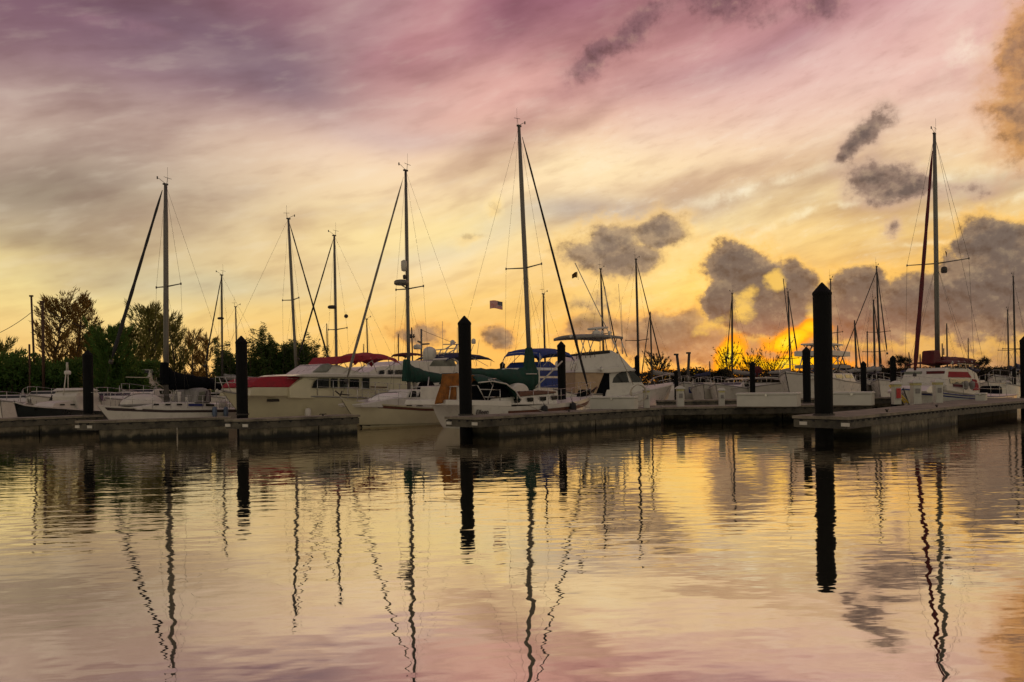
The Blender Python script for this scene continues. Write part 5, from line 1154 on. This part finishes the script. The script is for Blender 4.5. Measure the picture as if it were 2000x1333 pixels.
yawl(653, 461, 658, 49, 'sailboat whose mast rises through the red bimini, with a radar on the mast', (-1, -1), 10, (581, 704), .085, ((.42, 1.0),), 'alu', .055, extra=ex653)
yawl(433, 538, 434, 58, 'sailboat with a mid height mast right of the amber casuarinas', (-1, -1), 9, (400, 716), .07, ((.42, .95),), 'alu_dark', .055, extra=ex433)
yawl(460, 600, 464, 66, 'sailboat with a short mast just left of the second pile', (1, 1), 8, (482, 660), .06, ((.4, .8),), 'alu_dark', roll=False)
yawl(638, 632, 641, 66, 'distant sailboat with a short mast left of the red bimini', (1, 1), 8, None, .05, (), headgear=False)
yawl(716, 624, 720, 68, 'distant sailboat with its mast seen above the red bimini', (1, 1), 8, (742, 700), .06, (), roll=False)
yawl(710, 672, 712, 80, 'distant sailboat with the lowest mast tip above the red bimini', (-1, -1), 8, None, .05, (), headgear=False)
yawl(778, 652, 779, 76, 'distant sailboat whose mast stands left of the radar masts', (-1, -1), 8, (768, 712), .06, (), roll=False, headgear=False)
yawl(1061, 575, 1066, 56, 'sailboat with a bare mast just right of the tallest mast', (1, 1), 9, (1092, 660), .07, (), 'alu_dark', roll=False)
yawl(1173, 526, 1181, 60, 'sailboat with a mast rising above the hardtop of the sportfishing yacht', (1, 1), 9, (1206, 690), .075, ((.47, .9),), 'alu_dark', .05)
yawl(1242, 507, 1248, 60, 'sailboat with the tallest dark mast right of the sportfishing flybridge', (1, 1), 10, (1298, 735), .085, ((.38, 1.0),), 'alu_dark', .05, zdeck=1.2)
yawl(1270, 609, 1274, 70, 'sailboat with a shorter mast just behind the bow of the sportfishing yacht', (-1, -1), 8, (1252, 742), .07, ((.35, .8),), 'alu_dark', .05, headgear=False)
yawl(1430, 574, 1430, 72, 'sailboat with a lone mast before the grey cloud, left of the slim pile', (-1, -1), 9, (1418, 720), .085, ((.36, .9),), 'alu_dark', .05)
yawl(1539, 571, 1544, 72, 'sailboat with a mast left of the tallest pile, against the yellow glow', (1, 1), 9, (1557, 690), .075, ((.3, .9),), 'alu_dark', .06)
yawl(1622, 546, 1624, 66, 'sailboat whose mast shows right against the top of the tallest pile', (1, 1), 10, None, .06, ((.5, 1.0),), 'alu_dark')
yawl(1636, 636, 1637, 80, 'distant sailboat with a thin mast right of the tallest pile', (-1, -1), 8, (1626, 720), .06, ((.35, .8),), roll=False, headgear=False)
yawl(1669, 626, 1674, 76, 'distant sailboat with a brown furled sail above the right hand dock box', (1, 1), 8, (1682, 720), .09, (), 'alu_dark', .06, headgear=False)
yawl(1694, 647, 1695, 84, 'distant sailboat with a thin plain mast between two furled ones', (-1, -1), 8, None, .06, (), headgear=False)
yawl(1706, 587, 1709, 68, 'sailboat with the left mast of the close pair at right', (1, 1), 9, (1722, 715), .085, ((.4, .9),), 'alu_dark', .06)
yawl(1712, 521, 1720, 72, 'sailboat with the tall right mast of the close pair at right', (1, 1), 11, (1733, 692), .085, ((.45, 1.0),), 'alu_dark', .06)
yawl(1849, 632, 1851, 76, 'distant sailboat with a short mast behind the red trimmed sailboat', (-1, -1), 8, None, .07, (), 'alu_dark', headgear=False)
yawl(1891, 660, 1892, 80, 'distant sailboat with a thin mast above the stern of the red trimmed sailboat', (-1, -1), 8, None, .05, (), headgear=False)
yawl(1968, 606, 1971, 78, 'sailboat with a slim mast just left of the right edge pile', (-1, -1), 9, (1962, 700), .07, ((.45, .9),), 'alu_dark', roll=False)
yawl(1979, 541, 1984, 66, 'sailboat with the tall mast behind the right edge pile', (-1, -1), 10, None, .07, ((.33, .9),), 'alu_dark')
yawl(1775, 688, 1780, 88, 'distant sailboat with a leaning mast left of the dark red furled sail', (1, 1), 7, None, .07, (), headgear=False)
yawl(1797, 692, 1798, 86, 'distant sailboat with a short mast right of the dark red furled sail', (1, 1), 7, (1806, 730), .07, (), roll=False, headgear=False)
yawl(1386, 706, 1387, 88, 'tiny distant sailboat left of the twiggy tree', (1, 1), 7, None, .07, (), headgear=False)
yawl(1482, 710, 1482, 90, 'tiny distant sailboat right of the slim pile', (1, 1), 7, None, .06, (), headgear=False)

# ================================================================ motorboats beyond the docks
def launch(p_bow, p_stern, Db, Ds, zd, roof, label, style='cabin', canvas=None, windows=3, cat='motorboat', beam=2.8, extra=None, hullm='gelcoat'):
    """p_bow / p_stern are photo columns, roof a photo row at the middle"""
    s_ = at(p_stern, 755, Ds); e = at(p_bow, 755, Db); b = Boat('motorboat', (s_.x, s_.y), (e.x, e.y), label, cat, 'motorboats beyond the docks'); L = b.L
    hull(b, beam, [(0, zd * .85), (L * .5, zd), (L, zd * 1.35)], hullm, rail='grey_canvas', over=L * .12, so=0, tr=.9, flare=.3, n=12, band=((.55, .8, ('blue_stripe', 'stripe', 'black_hull')[int(p_bow) % 3], .0, .95) if int(p_bow + p_stern) % 2 else None))
    mid = (p_bow + p_stern) / 2; zr = b.P(mid, roof)[1]
    if style == 'cabin':
        pts = [(L * .12, zd * .9), (L * .13, zr), (L * .55, zr), (L * .66, lerp(zd, zr, .45)), (L * .85, zd * 1.08)]
    else:
        pts = [(L * .10, zd * .9), (L * .15, lerp(zd, zr, .5)), (L * .5, lerp(zd, zr, .5)), (L * .62, zd * 1.1)]
    mb = MB(); mb.prism(pts, beam * .38, beam * .32); mb.build('cabin', 'offwhite', b.root, .04)
    z0, z1 = pts[0][1], pts[2][1]
    for i in range(windows):
        xa = lerp(L * .16, L * .54, i / windows); xb = lerp(L * .16, L * .54, (i + .8) / windows)
        panel(b, 'window', 'glass', [(xa, lerp(z0, z1, .5)), (xb, lerp(z0, z1, .5)), (xb, lerp(z0, z1, .85)), (xa, lerp(z0, z1, .85))], beam * .38, .02, w_top=beam * .32, zr=(z0, z1))
    if style == 'hardtop':
        mb = MB(); mb.grid(lambda u, v: (lerp(L * .05, L * .52, u), lerp(-beam * .4, beam * .4, v), zr - .06 * (2 * v - 1) ** 2), 6, 6, .08); mb.build('hardtop', canvas or 'offwhite', b.root)
        mb = MB()
        for s2 in (1, -1):
            for xx in (.08, .28, .48): mb.tube([(L * xx, s2 * beam * .36, zd), (L * xx, s2 * beam * .37, zr - .05)], .035, 6)
        mb.build('hardtop_posts', 'steel', b.root)
    rail_line(b, .4, .94, .5, 4, wires=1, bowclose=True, r=.014)
    if not extra:
        mb = MB(); mb.box((-.55, -.2, zd * .75), (-.05, .2, zd * .75 + .5), .06); mb.tube([(-.3, 0, zd * .75), (-.3, 0, -.2)], .09, 6); mb.build('outboard_engine', 'engine', b.root)
        mb = MB(); mb.prism([(L * .60, lerp(zd, zr, .45)), (L * .56, lerp(zd, zr, .95)), (L * .58, lerp(zd, zr, .95)), (L * .64, lerp(zd, zr, .45))], beam * .3); mb.build('windshield', 'glass', b.root)
    if extra: extra(b, L, zr)
    return b
launch(0, 40, 45, 50, 1.0, 772, 'small white boat at the left edge, behind the black hull', windows=2)
launch(58, 128, 47, 52, 1.2, 764, 'white flat roofed cabin boat left of the far left pile', windows=1)
launch(196, 250, 41, 47, 1.1, 767, 'white cabin boat with four small dark windows beside the leftmost dinghy', windows=4)
launch(236, 300, 60, 66, 1.8, 722, 'white double decked boat under the green casuarina', windows=3, beam=3.4)
launch(240, 318, 52, 58, 1.3, 761, 'low white boat behind the leftmost white dinghy', windows=1)
launch(340, 420, 54, 58, 1.3, 768, 'low white boat behind the black sail cover', windows=1)
launch(1335, 1378, 60, 66, 1.3, 748, 'small white motorboat behind the lone pedestal', 'hardtop')
launch(1374, 1402, 56, 62, 1.2, 752, 'small white motorboat left of the short pedestal', windows=2)
launch(1398, 1456, 54, 60, 1.2, 748, 'white cabin cruiser with square dark windows left of the slim pile', windows=4)
def ex_cr(b, L, zr):
    tubes(b, 'antenna', 'wire', [[(L * .3, 0, zr), (L * .3, 0, zr + 1.4)]], .02)
    mb = MB(); dome(mb, (L * .35, 0, zr + .55), .34, .5); mb.tube([(L * .35, 0, zr), (L * .35, 0, zr + .4)], .06, 6); mb.build('radar_dome', 'maroon', b.root)
launch(1548, 1448, 52, 62, 1.25, 737, 'white hardtop cruiser with big side windows right of the slim pile', 'hardtop', None, 3, extra=ex_cr, beam=3.4)
def ex_tower(b, L, zr):
    mb = MB(); W_ = 1.15; z1 = zr; z2, z3, z4 = b.P(1590, 716)[1], b.P(1590, 692)[1], b.P(1590, 672)[1]
    for s2 in (1, -1):
        for xx in (.18, .34, .5): mb.tube([(L * xx, s2 * W_, z1 - .2), (lerp(L * xx, L * .36, .3), s2 * W_ * .8, z3), (lerp(L * xx, L * .36, .5), s2 * W_ * .6, z4)], .045, 6)
        for za, zb in ((z1, z2), (z2, z3), (z3, z4)):
            mb.tube([(L * .2, s2 * W_ * .9, za), (L * .46, s2 * W_ * .8, zb)], .03, 5); mb.tube([(L * .48, s2 * W_ * .9, za), (L * .24, s2 * W_ * .8, zb)], .03, 5)
    mb.build('tower_frame', 'steel', b.root)
    for i, zz in enumerate((z2, z3)):
        mb = MB(); mb.box((L * .14, -W_ * 1.05, zz - .12), (L * .54, W_ * 1.05, zz + (.22 if i else .1)), .04); mb.build('tower_deck', 'offwhite' if i else 'grey_canvas', b.root)
    mb = MB(); mb.box((L * .2, -W_ * .8, z4 - .05), (L * .5, W_ * .8, z4 + .05), .02); mb.build('tower_top', 'offwhite', b.root)
    mb = MB(); dome(mb, (L * .28, 0, z4 + .38), .34, .62); mb.build('radar_dome', 'offwhite', b.root)
    tubes(b, 'outrigger', 'alu_dark', [[(L * .5, 1.4, zr), (L * .2, 3.2, zr + 7)], [(L * .5, -1.4, zr), (L * .2, -3.2, zr + 7)]], .03)
launch(1534, 1640, 50, 60, 1.7, 730, 'white fishing boat with a tall tuna tower behind the tallest pile', 'cabin', None, 2, beam=4.0, extra=ex_tower)
launch(1642, 1680, 62, 68, 1.3, 746, 'white motorboat just right of the tallest pile', windows=2)
launch(1684, 1722, 64, 70, 1.3, 742, 'white motorboat behind the right hand dock box', 'hardtop', 'blue_canvas')
launch(1716, 1762, 60, 68, 1.3, 745, 'white motorboat left of the pedestal with the red box', 'cabin')
launch(1944, 1990, 66, 74, 1.4, 744, 'white motorboat left of the right edge pile', windows=3)
launch(1930, 1968, 56, 62, 1.1, 757, 'low white motorboat right of the red trimmed sailboat', windows=2)
launch(1990, 2030, 64, 70, 1.4, 740, 'white motorboat at the right edge behind the pile', windows=3)
launch(1345, 1310, 76, 82, 1.3, 748, 'distant white motorboat between the bow rail and the lone pedestal', windows=2)
launch(1752, 1792, 74, 80, 1.4, 746, 'distant white motorboat behind the yellow boarding ladder', 'hardtop', windows=2)
launch(470, 430, 60, 66, 1.4, 742, 'white motorboat behind the bow pulpit of the cream yacht', 'hardtop', 'offwhite')
